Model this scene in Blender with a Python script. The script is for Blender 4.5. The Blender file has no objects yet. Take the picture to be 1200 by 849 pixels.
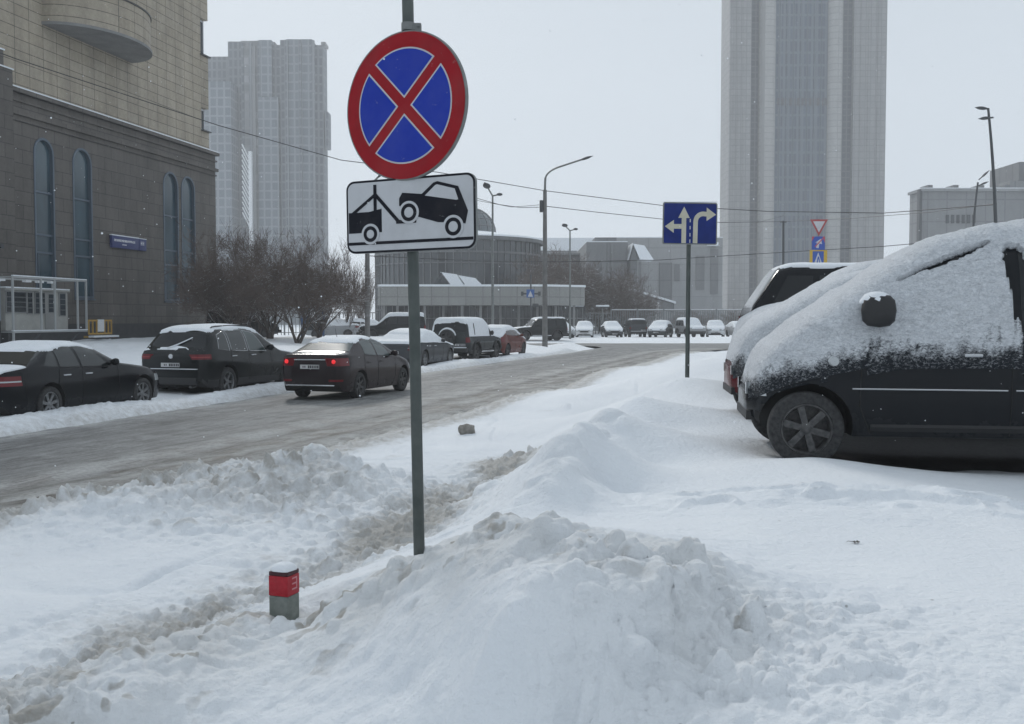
import bpy, bmesh, math, random
import numpy as np
from mathutils import Vector, Matrix
R = math.radians
random.seed(7); rng = np.random.default_rng(11)
S = bpy.context.scene
COL = S.collection
# ------------------------------------------------------------------ camera model
H = 1.88; F = 1200.0; PITCH = math.atan(50.5/1200)
cam = bpy.data.cameras.new('camera'); camo = bpy.data.objects.new('camera', cam); COL.objects.link(camo)
camo.location = (0,0,H); camo.rotation_euler = (R(90)-PITCH,0,0)
cam.sensor_fit = 'HORIZONTAL'; cam.sensor_width = 36; cam.lens = 36*F/1200
cam.clip_start = .05; cam.clip_end = 3000
S.camera = camo
cp, sp = math.cos(PITCH), math.sin(PITCH)
def ray(px, py):
    cx = (px-600)/F; cy = (424.5-py)/F
    return cx, cp + cy*sp, -sp + cy*cp
def G(px, py, z=0.0):          # where the sight line meets height z
    x,y,zz = ray(px,py); t = (z-H)/zz
    return Vector((x*t, y*t, z))
def D(px, py, Y):              # where it meets distance Y
    x,y,zz = ray(px,py); t = Y/y
    return Vector((x*t, Y, H+zz*t))
# ------------------------------------------------------------------ object helpers
def tag(o, label=None, cat=None, group=None, kind=None):
    if label: o['label'] = label
    if cat: o['category'] = cat
    if group: o['group'] = group
    if kind: o['kind'] = kind
    return o
def empty(name, loc=(0,0,0), rz=0.0, label=None, cat=None, group=None):
    o = bpy.data.objects.new(name, None); COL.objects.link(o)
    o.location = loc; o.rotation_euler = (0,0,rz); o.empty_display_size = .2
    return tag(o, label, cat, group)
class MB:
    """collects geometry, then links it as ONE mesh object"""
    def __init__(s): s.v=[]; s.f=[]; s.m=[]
    def add(s, vs, fs, m=0):
        b=len(s.v); s.v.extend([tuple(v) for v in vs]); s.f.extend([tuple(i+b for i in f) for f in fs]); s.m.extend([m]*len(fs)); return s
    def box(s, a, b, m=0, mat=None):
        x0,y0,z0=a; x1,y1,z1=b
        vs=[(x0,y0,z0),(x1,y0,z0),(x1,y1,z0),(x0,y1,z0),(x0,y0,z1),(x1,y0,z1),(x1,y1,z1),(x0,y1,z1)]
        if mat is not None: vs=[tuple(mat@Vector(v)) for v in vs]
        return s.add(vs,[(0,3,2,1),(4,5,6,7),(0,1,5,4),(1,2,6,5),(2,3,7,6),(3,0,4,7)],m)
    def poly(s, pts, m=0):
        return s.add(pts,[tuple(range(len(pts)))],m)
    def prism(s, pts, off, m=0):
        """flat outline pts extruded by the vector off, closed"""
        n=len(pts); o=Vector(off); a=[Vector(p) for p in pts]
        vs=a+[p+o for p in a]
        fs=[tuple(range(n))[::-1], tuple(range(n,2*n))]+[(i,(i+1)%n,(i+1)%n+n,i+n) for i in range(n)]
        return s.add(vs,fs,m)
    def tube(s, pts, rad, n=8, m=0, caps=True):
        pts=[Vector(p) for p in pts]; k=len(pts)
        if not hasattr(rad,'__len__'): rad=[rad]*k
        b=len(s.v); up=None
        for i,p in enumerate(pts):
            d=(pts[min(i+1,k-1)]-pts[max(i-1,0)]).normalized()
            if up is None:
                up=Vector((0,0,1)) if abs(d.z)<.9 else Vector((1,0,0))
            a=d.cross(up)
            if a.length<1e-4: a=d.cross(Vector((.3,.9,.1)))
            a.normalize(); c=a.cross(d).normalized(); up=c
            for j in range(n):
                t=2*math.pi*j/n; s.v.append(tuple(p+(a*math.cos(t)+c*math.sin(t))*rad[i]))
        for i in range(k-1):
            for j in range(n):
                s.f.append((b+i*n+j,b+(i+1)*n+j,b+(i+1)*n+(j+1)%n,b+i*n+(j+1)%n)); s.m.append(m)
        if caps:
            s.f.append(tuple(b+j for j in range(n))); s.m.append(m)
            s.f.append(tuple(b+(k-1)*n+j for j in range(n))[::-1]); s.m.append(m)
        return s
    def lathe(s, prof, n=32, c=(0,0,0), axis='y', m=0, close=True):
        """prof: (r, along) pairs turned about an axis"""
        b=len(s.v); k=len(prof)
        for (r,h) in prof:
            for j in range(n):
                t=2*math.pi*j/n; x=r*math.cos(t); y=r*math.sin(t)
                p={'y':(x,h,y),'z':(x,y,h),'x':(h,x,y)}[axis]
                s.v.append((p[0]+c[0],p[1]+c[1],p[2]+c[2]))
        for i in range(k-1):
            for j in range(n):
                s.f.append((b+i*n+j,b+i*n+(j+1)%n,b+(i+1)*n+(j+1)%n,b+(i+1)*n+j)); s.m.append(m)
        return s
    def grid(s, P, m=0):
        """P: array (a,b,3)"""
        a,c=P.shape[:2]; b=len(s.v)
        s.v.extend(map(tuple,P.reshape(-1,3).tolist()))
        for i in range(a-1):
            for j in range(c-1):
                s.f.append((b+i*c+j,b+i*c+j+1,b+(i+1)*c+j+1,b+(i+1)*c+j)); s.m.append(m)
        return s
    def build(s, name, mats, parent=None, smooth=False, loc=None, rz=None, recalc=True, bevel=0, angle=40):
        me=bpy.data.meshes.new(name); me.from_pydata(s.v,[],s.f)
        if not isinstance(mats,(list,tuple)): mats=[mats]
        for m in mats: me.materials.append(m)
        if s.m: me.polygons.foreach_set('material_index',s.m)
        if recalc:
            bm=bmesh.new(); bm.from_mesh(me); bmesh.ops.recalc_face_normals(bm,faces=bm.faces)
            if bevel>0:
                es=[e for e in bm.edges if len(e.link_faces)==2 and e.calc_face_angle(0)>R(35)]
                bmesh.ops.bevel(bm,geom=es,offset=bevel,segments=2,affect='EDGES',profile=.6)
            bm.to_mesh(me); bm.free()
        me.update()
        if smooth or bevel>0:
            me.polygons.foreach_set('use_smooth',[True]*len(me.polygons))
            try: me.set_sharp_from_angle(angle=R(angle))
            except Exception: pass
        o=bpy.data.objects.new(name,me); COL.objects.link(o)
        if parent is not None: o.parent=parent
        if loc is not None: o.location=loc
        if rz is not None: o.rotation_euler=(0,0,rz)
        return o
def copy_tree(o, parent=None):
    c=o.copy(); COL.objects.link(c)
    if parent is not None: c.parent=parent
    for ch in list(o.children): copy_tree(ch,c)
    return c
# ------------------------------------------------------------------ numpy noise
_T = rng.random((256,256))
def vn(x,y,seed=0):
    x=np.asarray(x,float)+seed*17.31; y=np.asarray(y,float)+seed*9.17
    xi=np.floor(x).astype(int); yi=np.floor(y).astype(int); fx=x-xi; fy=y-yi
    fx=fx*fx*fx*(fx*(fx*6-15)+10); fy=fy*fy*fy*(fy*(fy*6-15)+10)
    g=lambda a,b:_T[a&255,b&255]
    return ((g(xi,yi)*(1-fx)+g(xi+1,yi)*fx)*(1-fy)+(g(xi,yi+1)*(1-fx)+g(xi+1,yi+1)*fx)*fy)*2-1
def fbm(x,y,o=4,seed=0,g=.5):
    s=0;a=1;n=0
    for i in range(o):
        s=s+a*vn(x*2**i,y*2**i,seed+i*3.7); n+=a; a*=g
    return s/n
def clods(x,y,cell,seed=0,prob=.6,rmin=.25,rmax=.6,pw=.55):
    """rounded lumps thrown on a jittered grid; height in units of their radius"""
    x=x/cell; y=y/cell
    xi=np.floor(x).astype(int); yi=np.floor(y).astype(int); h=np.zeros_like(x)
    for dx in (-1,0,1):
        for dy in (-1,0,1):
            a=xi+dx; b=yi+dy; s=int(seed*31)
            g=lambda k:_T[(a*7+k*13+s)&255,(b*11+k*29+s*3)&255]
            cx=a+g(1); cy=b+g(2); r=rmin+(rmax-rmin)*g(3)**2; ex=g(4)<prob
            th=g(5)*3.14; q=.55+.45*g(6)
            ux=(x-cx)*np.cos(th)+(y-cy)*np.sin(th); uy=(-(x-cx)*np.sin(th)+(y-cy)*np.cos(th))/q
            d=(np.abs(ux)**2.6+np.abs(uy)**2.6)**(1/2.6)/r
            k=np.clip(1-d*d,0,1)**pw*r*ex*(.40+.45*g(7))
            h=np.maximum(h,k)
    return h*cell
def sm(a,b,x):
    t=np.clip((x-a)/(b-a),0,1); return t*t*(3-2*t)
# ------------------------------------------------------------------ materials
def mat(name, col=(.5,.5,.5), rough=.6, metal=0.0, spec=.5, emit=None, estr=0):
    m=bpy.data.materials.new(name); m.use_nodes=True
    b=m.node_tree.nodes['Principled BSDF']
    b.inputs['Base Color'].default_value=(*col,1); b.inputs['Roughness'].default_value=rough
    b.inputs['Metallic'].default_value=metal; b.inputs['Specular IOR Level'].default_value=spec
    if emit: b.inputs['Emission Color'].default_value=(*emit,1); b.inputs['Emission Strength'].default_value=estr
    return m
class NT:
    def __init__(s,m): s.t=m.node_tree; s.b=s.t.nodes['Principled BSDF']
    def n(s,typ,**k):
        o=s.t.nodes.new(typ)
        for a,v in k.items():
            if hasattr(o,a): setattr(o,a,v)
            else: o.inputs[a.replace('_',' ')].default_value=v
        return o
    def l(s,a,b): s.t.links.new(a,b)
    def coord(s,kind='Object',scale=(1,1,1)):
        c=s.n('ShaderNodeTexCoord'); mp=s.n('ShaderNodeMapping'); mp.inputs['Scale'].default_value=scale
        s.l(c.outputs[kind],mp.inputs['Vector']); return mp.outputs[0]
    def noise(s,vec,scale,detail=4,rough=.55,dist=0):
        o=s.n('ShaderNodeTexNoise'); o.inputs['Scale'].default_value=scale; o.inputs['Detail'].default_value=detail
        o.inputs['Roughness'].default_value=rough; o.inputs['Distortion'].default_value=dist
        s.l(vec,o.inputs['Vector']); return o.outputs['Fac']
    def ramp(s,fac,stops):
        o=s.n('ShaderNodeValToRGB'); e=o.color_ramp.elements
        while len(e)<len(stops): e.new(.5)
        for i,(p,c) in enumerate(stops):
            e[i].position=p; e[i].color=(*c,1) if hasattr(c,'__len__') else (c,c,c,1)
        s.l(fac,o.inputs['Fac']); return o.outputs['Color']
    def math(s,op,a,b=None,c=None,clamp=False):
        o=s.n('ShaderNodeMath'); o.operation=op; o.use_clamp=clamp
        for i,v in enumerate((a,b,c)):
            if v is None: continue
            if isinstance(v,(int,float)): o.inputs[i].default_value=v
            else: s.l(v,o.inputs[i])
        return o.outputs[0]
    def mix(s,fac,a,b):
        o=s.n('ShaderNodeMix'); o.data_type='RGBA'
        for sock,v in ((o.inputs[0],fac),(o.inputs[6],a),(o.inputs[7],b)):
            if isinstance(v,(int,float)): sock.default_value=v
            elif isinstance(v,tuple): sock.default_value=(*v,1)
            else: s.l(v,sock)
        return o.outputs[2]
    def bump(s,h,strength=.3,dist=.02,prev=None):
        o=s.n('ShaderNodeBump'); o.inputs['Strength'].default_value=strength; o.inputs['Distance'].default_value=dist
        s.l(h,o.inputs['Height'])
        if prev is not None: s.l(prev,o.inputs['Normal'])
        return o.outputs[0]
    def out(s,col=None,rough=None,nor=None):
        if col is not None: s.l(col,s.b.inputs['Base Color'])
        if rough is not None: s.l(rough,s.b.inputs['Roughness'])
        if nor is not None: s.l(nor,s.b.inputs['Normal'])
SNOW=(.80,.83,.86)
def mottled(name,c1,c2,scale=6,rough=.7,bs=.15,bd=.01,metal=0,spec=.4,stretch=(1,1,1)):
    m=mat(name,c1,rough,metal,spec); t=NT(m); v=t.coord('Object',stretch)
    n=t.noise(v,scale,6,.6); t.out(t.ramp(n,[(.35,c1),(.7,c2)]),None,t.bump(t.noise(v,scale*6,3),bs,bd)); return m
M={}
# snow lying on the ground: clean white, greyed and browned where a mask says there is grit
def snow_ground():
    m=mat('ground_snow',SNOW,.75,0,.25); t=NT(m); v=t.coord('Object')
    at=t.n('ShaderNodeAttribute'); at.attribute_name='dirt'
    sp=t.n('ShaderNodeSeparateColor'); t.l(at.outputs['Color'],sp.inputs[0])
    n1=t.noise(v,7,7,.65); n2=t.noise(v,38,5,.6); n3=t.noise(v,1.3,4)
    d=t.math('MULTIPLY_ADD',sp.outputs[0],1.5,t.math('MULTIPLY_ADD',n1,1.3,-1.05))
    d=t.math('MULTIPLY',t.math('MULTIPLY',d,1.5,clamp=True),t.math('MULTIPLY',sp.outputs[0],2.2,clamp=True),clamp=True)
    d=t.math('MULTIPLY',d,t.math('MULTIPLY_ADD',n2,.9,.25),clamp=True)
    clean=t.ramp(n3,[(.3,(.77,.80,.835)),(.7,(.83,.855,.88))])
    clean=t.mix(t.math('MULTIPLY',sp.outputs[2],t.math('MULTIPLY_ADD',n1,.9,.25),clamp=True),clean,(.58,.585,.58))
    dirt=t.mix(n2,(.17,.15,.12),(.42,.39,.34))
    c=t.mix(d,clean,dirt)
    c=t.mix(sp.outputs[1],c,t.mix(n2,(.035,.035,.036),(.10,.10,.10)))  # green mask: bare asphalt under cars, with their shade painted into the colour
    # fine specks of grit
    vo=t.n('ShaderNodeTexVoronoi'); vo.inputs['Scale'].default_value=9; t.l(v,vo.inputs['Vector'])
    spk=t.math('LESS_THAN',vo.outputs['Distance'],.07)
    rnd=t.n('ShaderNodeSeparateColor'); t.l(vo.outputs['Color'],rnd.inputs[0])
    spk=t.math('MULTIPLY',spk,t.math('GREATER_THAN',rnd.outputs[0],.86))
    c=t.mix(t.math('MULTIPLY',spk,.55),c,(.12,.10,.08))
    b=t.bump(t.noise(v,150,3,.7),.5,.005); b=t.bump(t.noise(v,24,5,.6),.5,.025,b); b=t.bump(t.noise(v,6,4,.55),.3,.05,b)
    t.out(c,None,b); return m
M['ground']=snow_ground()
def snow_plain(name='snow',bs=.5):
    m=mat(name,SNOW,.7,0,.25); t=NT(m); v=t.coord('Object')
    n=t.noise(v,5,4); b=t.bump(t.noise(v,60,4,.6),bs,.006); b=t.bump(t.noise(v,14,4,.6),bs,.02,b)
    t.out(t.ramp(n,[(.3,(.76,.79,.825)),(.7,(.83,.855,.88))]),None,b); return m
M['snow']=snow_plain()
def frost():
    """snow stuck in flakes and ripples on a dark car: the paint looks through its thin lower part"""
    m=mat('stuck_snow',SNOW,.75,0,.2); t=NT(m); v=t.coord('Object',(1,1,1.6))
    at=t.n('ShaderNodeAttribute'); at.attribute_name='thin'
    n=t.noise(v,40,6,.72,.9); n0=t.noise(v,5,4,.6,.4)
    th=t.math('MULTIPLY_ADD',at.outputs['Fac'],.85,-.05)
    f=t.math('SUBTRACT',t.math('MULTIPLY_ADD',n0,.12,t.math('MULTIPLY',n,1.15)),th)
    f=t.math('MULTIPLY_ADD',f,2.6,.25,clamp=True); g=t.ramp(n,[(.33,0),(.58,1)]); f=t.math('MULTIPLY',f,t.math('MULTIPLY_ADD',g,.24,.76),clamp=True)
    c=t.mix(f,(.02,.024,.03),t.ramp(n,[(.3,(.70,.74,.79)),(.65,(.84,.86,.885))]))
    b=t.bump(n,1.0,.016); b=t.bump(t.noise(v,11,5,.65,1.2),.9,.035,b)
    t.out(c,None,b); return m
M['frost']=frost()
def road_mat():
    m=mat('slushy_asphalt',(.2,.2,.2),.6,0,.22); t=NT(m)
    u=t.n('ShaderNodeUVMap'); s=t.n('ShaderNodeSeparateXYZ'); t.l(u.outputs[0],s.inputs[0])
    def vec(sx,sy):
        mp=t.n('ShaderNodeMapping'); mp.inputs['Scale'].default_value=(sx,sy,1); t.l(u.outputs[0],mp.inputs[0]); return mp.outputs[0]
    st=t.noise(vec(24,2.2),1.0,7,.68,.3)       # streaks that run along the road
    st2=t.noise(vec(75,7),1.0,6,.68,.3)
    bl=t.noise(vec(8,4),1.0,7,.65,.3)
    gr=t.noise(vec(70,60),1.0,4,.6)
    wob=t.math('MULTIPLY_ADD',t.noise(vec(1.0,.35),1.0,3),.10,s.outputs[0]); wob=t.math('SUBTRACT',wob,.05)
    base=t.ramp(wob,[(0,(.27,.275,.28)),(.10,(.16,.163,.165)),(.2,(.105,.107,.108)),(.3,(.19,.192,.193)),(.42,(.115,.116,.115)),(.5,(.21,.21,.208)),(.58,(.12,.118,.113)),(.68,(.36,.35,.335)),(.75,(.10,.09,.075)),(.84,(.24,.225,.20)),(.92,(.09,.078,.062)),(1,(.30,.29,.27))])
    c=t.mix(t.math('MULTIPLY',t.ramp(st,[(.40,0),(.62,1)]),.60),base,(.34,.345,.345))
    c=t.mix(t.math('MULTIPLY',t.ramp(st2,[(.46,0),(.58,1)]),.45),c,(.07,.069,.066))
    slm=t.ramp(wob,[(0,.9),(.1,.25),(.3,.1),(.42,.45),(.5,.08),(.6,.55),(.68,.95),(.75,.3),(.84,.95),(.9,.35),(1,1)])
    sl=t.math('MULTIPLY',t.ramp(bl,[(.44,0),(.56,1)]),slm)
    c=t.mix(t.math('MULTIPLY',sl,.8),c,t.mix(gr,(.42,.41,.38),(.64,.65,.65)))
    ob=t.coord('Object'); g1=t.noise(ob,16,8,.75); g2=t.noise(ob,75,4,.7)
    c=t.mix(t.math('MULTIPLY',t.ramp(g1,[(.46,0),(.60,1)]),.32),c,(.05,.047,.043)); c=t.mix(t.math('MULTIPLY',t.ramp(g2,[(.55,0),(.66,1)]),.35),c,(.45,.45,.44))
    b=t.bump(gr,.35,.012); b=t.bump(g1,.5,.02,b); b=t.bump(st2,.4,.02,b); b=t.bump(bl,.4,.04,b)
    rg=t.math('MULTIPLY_ADD',sl,.25,.62)
    t.out(c,rg,b); return m
M['road']=road_mat()
def paint(name,c,dust=0.0,rough=.13,FILM=.22):
    """car paint with road film near the sills and a fine dusting of snow"""
    m=mat(name,c,rough,0,.17); t=NT(m); v=t.coord('Object')
    t.b.inputs['Coat Weight'].default_value=.10; t.b.inputs['Coat Roughness'].default_value=.12
    z=t.n('ShaderNodeSeparateXYZ'); t.l(v,z.inputs[0])
    low=t.math('MULTIPLY_ADD',z.outputs[2],-1.6,1.25,clamp=True)
    n=t.noise(v,4,5,.6); film=t.math('MULTIPLY',low,t.math('MULTIPLY_ADD',n,1.1,-.1),clamp=True)
    col=t.mix(t.math('MULTIPLY',film,FILM),c,(.09,.088,.085))
    n2=t.noise(v,42,4,.75); geo=t.n('ShaderNodeNewGeometry'); gz=t.n('ShaderNodeSeparateXYZ'); t.l(geo.outputs['Normal'],gz.inputs[0])
    up=t.math('MULTIPLY_ADD',gz.outputs[2],.16,dust)
    f=t.math('MULTIPLY',t.math('SUBTRACT',up,t.math('SUBTRACT',.78,n2)),9,clamp=True)
    col=t.mix(t.math('MULTIPLY',f,.85),col,SNOW)
    t.out(col,t.math('MULTIPLY_ADD',film,.4,rough)); return m
M['glass_dark']=mat('dark_car_glass',(.006,.008,.010),.08,0,.4)
M['glass_pale']=mat('reflection_pale_car_glass',(.055,.072,.072),.2,0,.5)  # pale green-grey base colour paints in light reflected by the panes
M['glass_mid']=mat('tinted_car_glass',(.016,.021,.022),.13,0,.6)
M['black']=mat('black_plastic',(.018,.018,.019),.55)
M['under']=mat('shaded_underbody',(.012,.012,.012),.8)
M['rubber']=mottled('tyre_rubber',(.02,.02,.021),(.06,.06,.06),30,.85)
M['alloy']=mottled('dull_alloy',(.16,.165,.17),(.30,.305,.31),26,.42,.1,.003,.7)
M['alloy_dark']=mottled('dirty_wheel',(.05,.05,.052),(.13,.128,.125),24,.55,.1,.003,.4)
M['chrome']=mat('chrome',(.55,.56,.57),.18,.9)
M['white_paint']=mat('white_paint',(.72,.73,.74),.5)
M['red_lens']=mat('red_lens',(.14,.006,.010),.2,0,.5)
M['red_lit']=mat('lit_red_lens',(.6,.02,.02),.3,0,.5,(1,.03,.04),.6)
M['red_lens2']=mat('bright_red_lens',(.30,.03,.03),.25,0,.5)
M['clear_lens']=mat('clear_lens',(.45,.47,.48),.12,.3,.6)
M['plate']=mat('number_plate_white',(.55,.55,.55),.5)
M['ink']=mat('dark_lettering',(.03,.03,.035),.6)
# ------------------------------------------------------------------ terrain
C=[]   # control points (X,Y,z)
def cg(px,py,z): p=G(px,py,z); C.append((p.x,p.y,z))
for a in [(-60,640,.12),(0,640,.12),(100,612,.12),(0,720,.14),(60,680,.14),(200,655,.15),(300,650,.15),(400,600,.14),(430,555,.12),(500,535,.12),(560,515,.12),(620,488,.12),(700,452,.1),(760,430,.15),(800,416,.15),
          (440,640,.14),(520,596,.14),(580,562,.14),(640,528,.14),(230,722,.13),(300,690,.13),(380,660,.14),(100,770,.15),(0,790,.15),(-80,800,.15),(700,486,.16),(760,452,.2),
          # front ridge
          (-40,870,.3),(20,835,.34),(90,800,.37),(150,772,.40),(240,738,.41),(330,722,.41),(300,732,.40),(370,712,.45),(400,695,.57),(445,668,.69),(500,638,.80),(555,618,.92),(620,610,.99),(700,622,.97),(770,640,.95),(820,662,.90),(852,695,.80),
          # near face of the ridge and foreground
          (350,790,.33),(350,849,.27),(200,849,.22),(50,860,.25),(420,740,.50),(480,730,.62),(480,800,.46),(430,849,.36),(520,849,.42),(560,700,.80),(600,740,.76),(600,800,.60),(640,680,.90),(660,849,.48),(700,700,.86),(720,750,.74),(720,800,.62),(780,849,.54),(800,760,.68),(860,800,.64),(900,849,.6),(1000,760,.69),(1000,849,.62),(1190,849,.66),(1120,790,.69),(930,740,.72),
          # car park plateau
          (900,660,.70),(1000,640,.70),(1100,600,.70),(1190,700,.70),(1200,600,.68),(1100,575,.72),(1000,560,.76),(860,600,.71),(1300,640,.71),(1300,760,.7),(1050,690,.69),(960,700,.70),
          # second bank
          (600,590,.62),(560,603,.42),(525,622,.38),(650,544,.92),(640,590,.72),(668,522,.97),(690,503,1.04),(720,489,1.0),(745,468,1.0),(790,446,.96),(830,421,1.06),(858,411,1.1),(800,520,.80),(850,480,.82),(870,450,.85),(760,545,.68),(720,575,.66),(690,600,.68),(680,560,.80),(750,600,.67),(820,610,.70),(820,560,.68),(790,500,.78),(660,480,.2),(620,512,.18)]:
    cg(*a)
for a in [(1.95,8.1,.74),(2.35,7.95,.79),(2.7,8.0,.76),(3.2,8.0,.70),(4.0,7.9,.64),(5.0,7.9,.60),(3.6,8.6,.60),(3.2,9.2,.60),(5,9.2,.58),(2.5,9.4,.62),(3.6,12,.72),(4.5,16,.75),(9,10,.71),(9,16,.72),(16,14,.72),(7,24,.8),(14,26,.75),(8,31,.5),(20,33,.4),(10,44,.15),(25,46,.12),(22,58,.1),(40,60,.1),(2.0,15,.75),(4.6,22,.95),(5.8,27,1.0),(6.6,33,.5),(7.2,38,.2),
          (0,2,.35),(2,2,.55),(-2,2,.3),(1.2,2.2,.5),(-3,4,.2),(-5,5,.15),(5,3,.7),(-3.6,6.6,.14),(0,1,.35),(3,1,.5),(-3,1,.3)]:
    C.append(a)
# left side of the street
for s in range(0,9):
    y=8+s*7.5; xl=-8-(16-y)*.262
    g=1 if y<45 else max(.15,1-(y-45)/18)
    C += [(xl-.6,y,.05),(xl-2.2,y,.05),(xl-3.0,y+.4,.05+.07*g),(xl-4.6,y,.5*g),(xl-8,y,.66*(g+.15 if g<.8 else g)),(xl-14,y,.70),(xl-24,y,.75)]
for x in range(-60,121,20):
    C += [(x,84,.12),(x,91,.30),(x,96,.14),(x,110,.12),(x*1.5,160,.1),(x*3,300,0),(x*6,620,-1)]
C += [(0,66,.1),(-4,60,.12),(4,68,.1),(-20,70,.7),(-12,66,.45),(-8,62,.3),(-30,75,.6)]
C=np.array(C,float)
def uvw(x,y): return np.stack([x/y*1.0, np.log(y)],-1)
cu=uvw(C[:,0],C[:,1]); eps=.012
dd=np.sqrt(((cu[:,None]-cu[None])**2).sum(-1)+eps**2)
A=np.zeros((len(C)+1,)*2); A[:-1,:-1]=-dd; A[:-1,-1]=1; A[-1,:-1]=1; A[:-1,:-1]-=np.eye(len(C))*.004
wts=np.linalg.solve(A,np.append(C[:,2],0))
def base_z(x,y):
    sh=x.shape; u=uvw(x.ravel(),np.maximum(y.ravel(),.8)); o=np.empty(len(u))
    for i in range(0,len(u),40000):
        q=u[i:i+40000]; r=np.sqrt(((q[:,None]-cu[None])**2).sum(-1)+eps**2); o[i:i+40000]=-r@wts[:-1]+wts[-1]
    return o.reshape(sh)
er=[G(*p) for p in [(0,607),(100,588),(200,567),(430,510),(560,481),(700,441),(800,413)]]
el=[G(*p) for p in [(0,515),(330,463),(560,429),(700,409.5)]]
yr=np.array([-60,-10]+[p.y for p in er]+[63,67,71,72,79,80]); xr=np.array([-27,-11.0]+[p.x for p in er]+[12.5,17,45,90,90,90])
yl=np.array([-60,-10]+[p.y for p in el]+[70,71.6,72.2,79,80]); xl=np.array([-31,-15.2]+[p.x for p in el]+[el[-1].x+2.3,el[-1].x+2.6,-16,-16,-16])
XR=lambda y:np.interp(y,yr,xr); XL=lambda y:np.interp(y,yl,xl)
def road_dist(x,y):
    """positive inside the road"""
    a=np.minimum(x-XL(y),XR(y)-x)*.955
    return np.where(y>79,79-y,a)
def gauss(x,y,cx,cy,rx,ry,th=0):
    c,s=math.cos(th),math.sin(th); a=((x-cx)*c+(y-cy)*s)/rx; b=(-(x-cx)*s+(y-cy)*c)/ry
    return np.exp(-a*a-b*b)
def pseg(x,y,pts):
    """distance to a polyline"""
    d=np.full(x.shape,1e9)
    for (ax,ay),(bx,by) in zip(pts[:-1],pts[1:]):
        vx,vy=bx-ax,by-ay; t=np.clip(((x-ax)*vx+(y-ay)*vy)/(vx*vx+vy*vy),0,1)
        d=np.minimum(d,np.hypot(x-ax-t*vx,y-ay-t*vy))
    return d
def gp(L,z): return [(G(a,b,z).x,G(a,b,z).y) for a,b in L]
track=gp([(-60,850),(100,775),(230,725),(330,685),(440,640),(520,598),(580,563),(625,535)],.13)
groove=gp([(-40,765),(20,742),(100,713),(165,684),(240,655),(300,636),(370,600),(420,575)],.13)
crest=[ (p.x,p.y) for p in [G(20,835,.34),G(150,772,.4),G(330,724,.37),G(370,712,.45),G(400,695,.57),G(500,638,.8),G(620,610,.99),G(700,622,.97),G(770,645,.92),G(858,700,.78)]]
crest2=[ (p.x,p.y) for p in [G(600,590,.62),G(650,544,.92),G(690,503,.95),G(720,489,.95)]]
def carpos(px,py,W,wb,heading,which='rear'):
    p=G(px,py,0); th=R(heading); h=Vector((math.sin(th),math.cos(th))); r=Vector((math.cos(th),-math.sin(th))); o=Vector((p.x,p.y))-r*(W/2-.1)+h*(wb/2 if which=='rear' else -wb/2)
    return o.x,o.y,th
BARE_SHADE=[carpos(57,495,1.83,2.85,14)+(.72,1.9),carpos(266,465,1.93,2.85,17)+(.75,1.9),carpos(526,428,1.83,2.85,16,'front')+(.7,2),carpos(557,424,1.9,2.75,18)+(.7,1.9),carpos(594,419.5,1.75,2.55,18)+(.7,1.8),(4.6,9.75,R(96.5-180),1.15,1.8)]  # ground darkened beneath cars: bare asphalt plus painted under-car shade
def bare(x,y):  # mask for the dark asphalt and painted shade under the cars
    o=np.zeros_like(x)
    for cx,cy,th,hw,hl in BARE_SHADE:
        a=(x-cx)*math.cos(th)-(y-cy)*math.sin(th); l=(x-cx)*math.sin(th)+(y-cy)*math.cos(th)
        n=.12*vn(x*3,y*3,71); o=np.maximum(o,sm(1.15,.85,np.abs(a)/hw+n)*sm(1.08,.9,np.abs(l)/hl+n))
    return o
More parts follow.
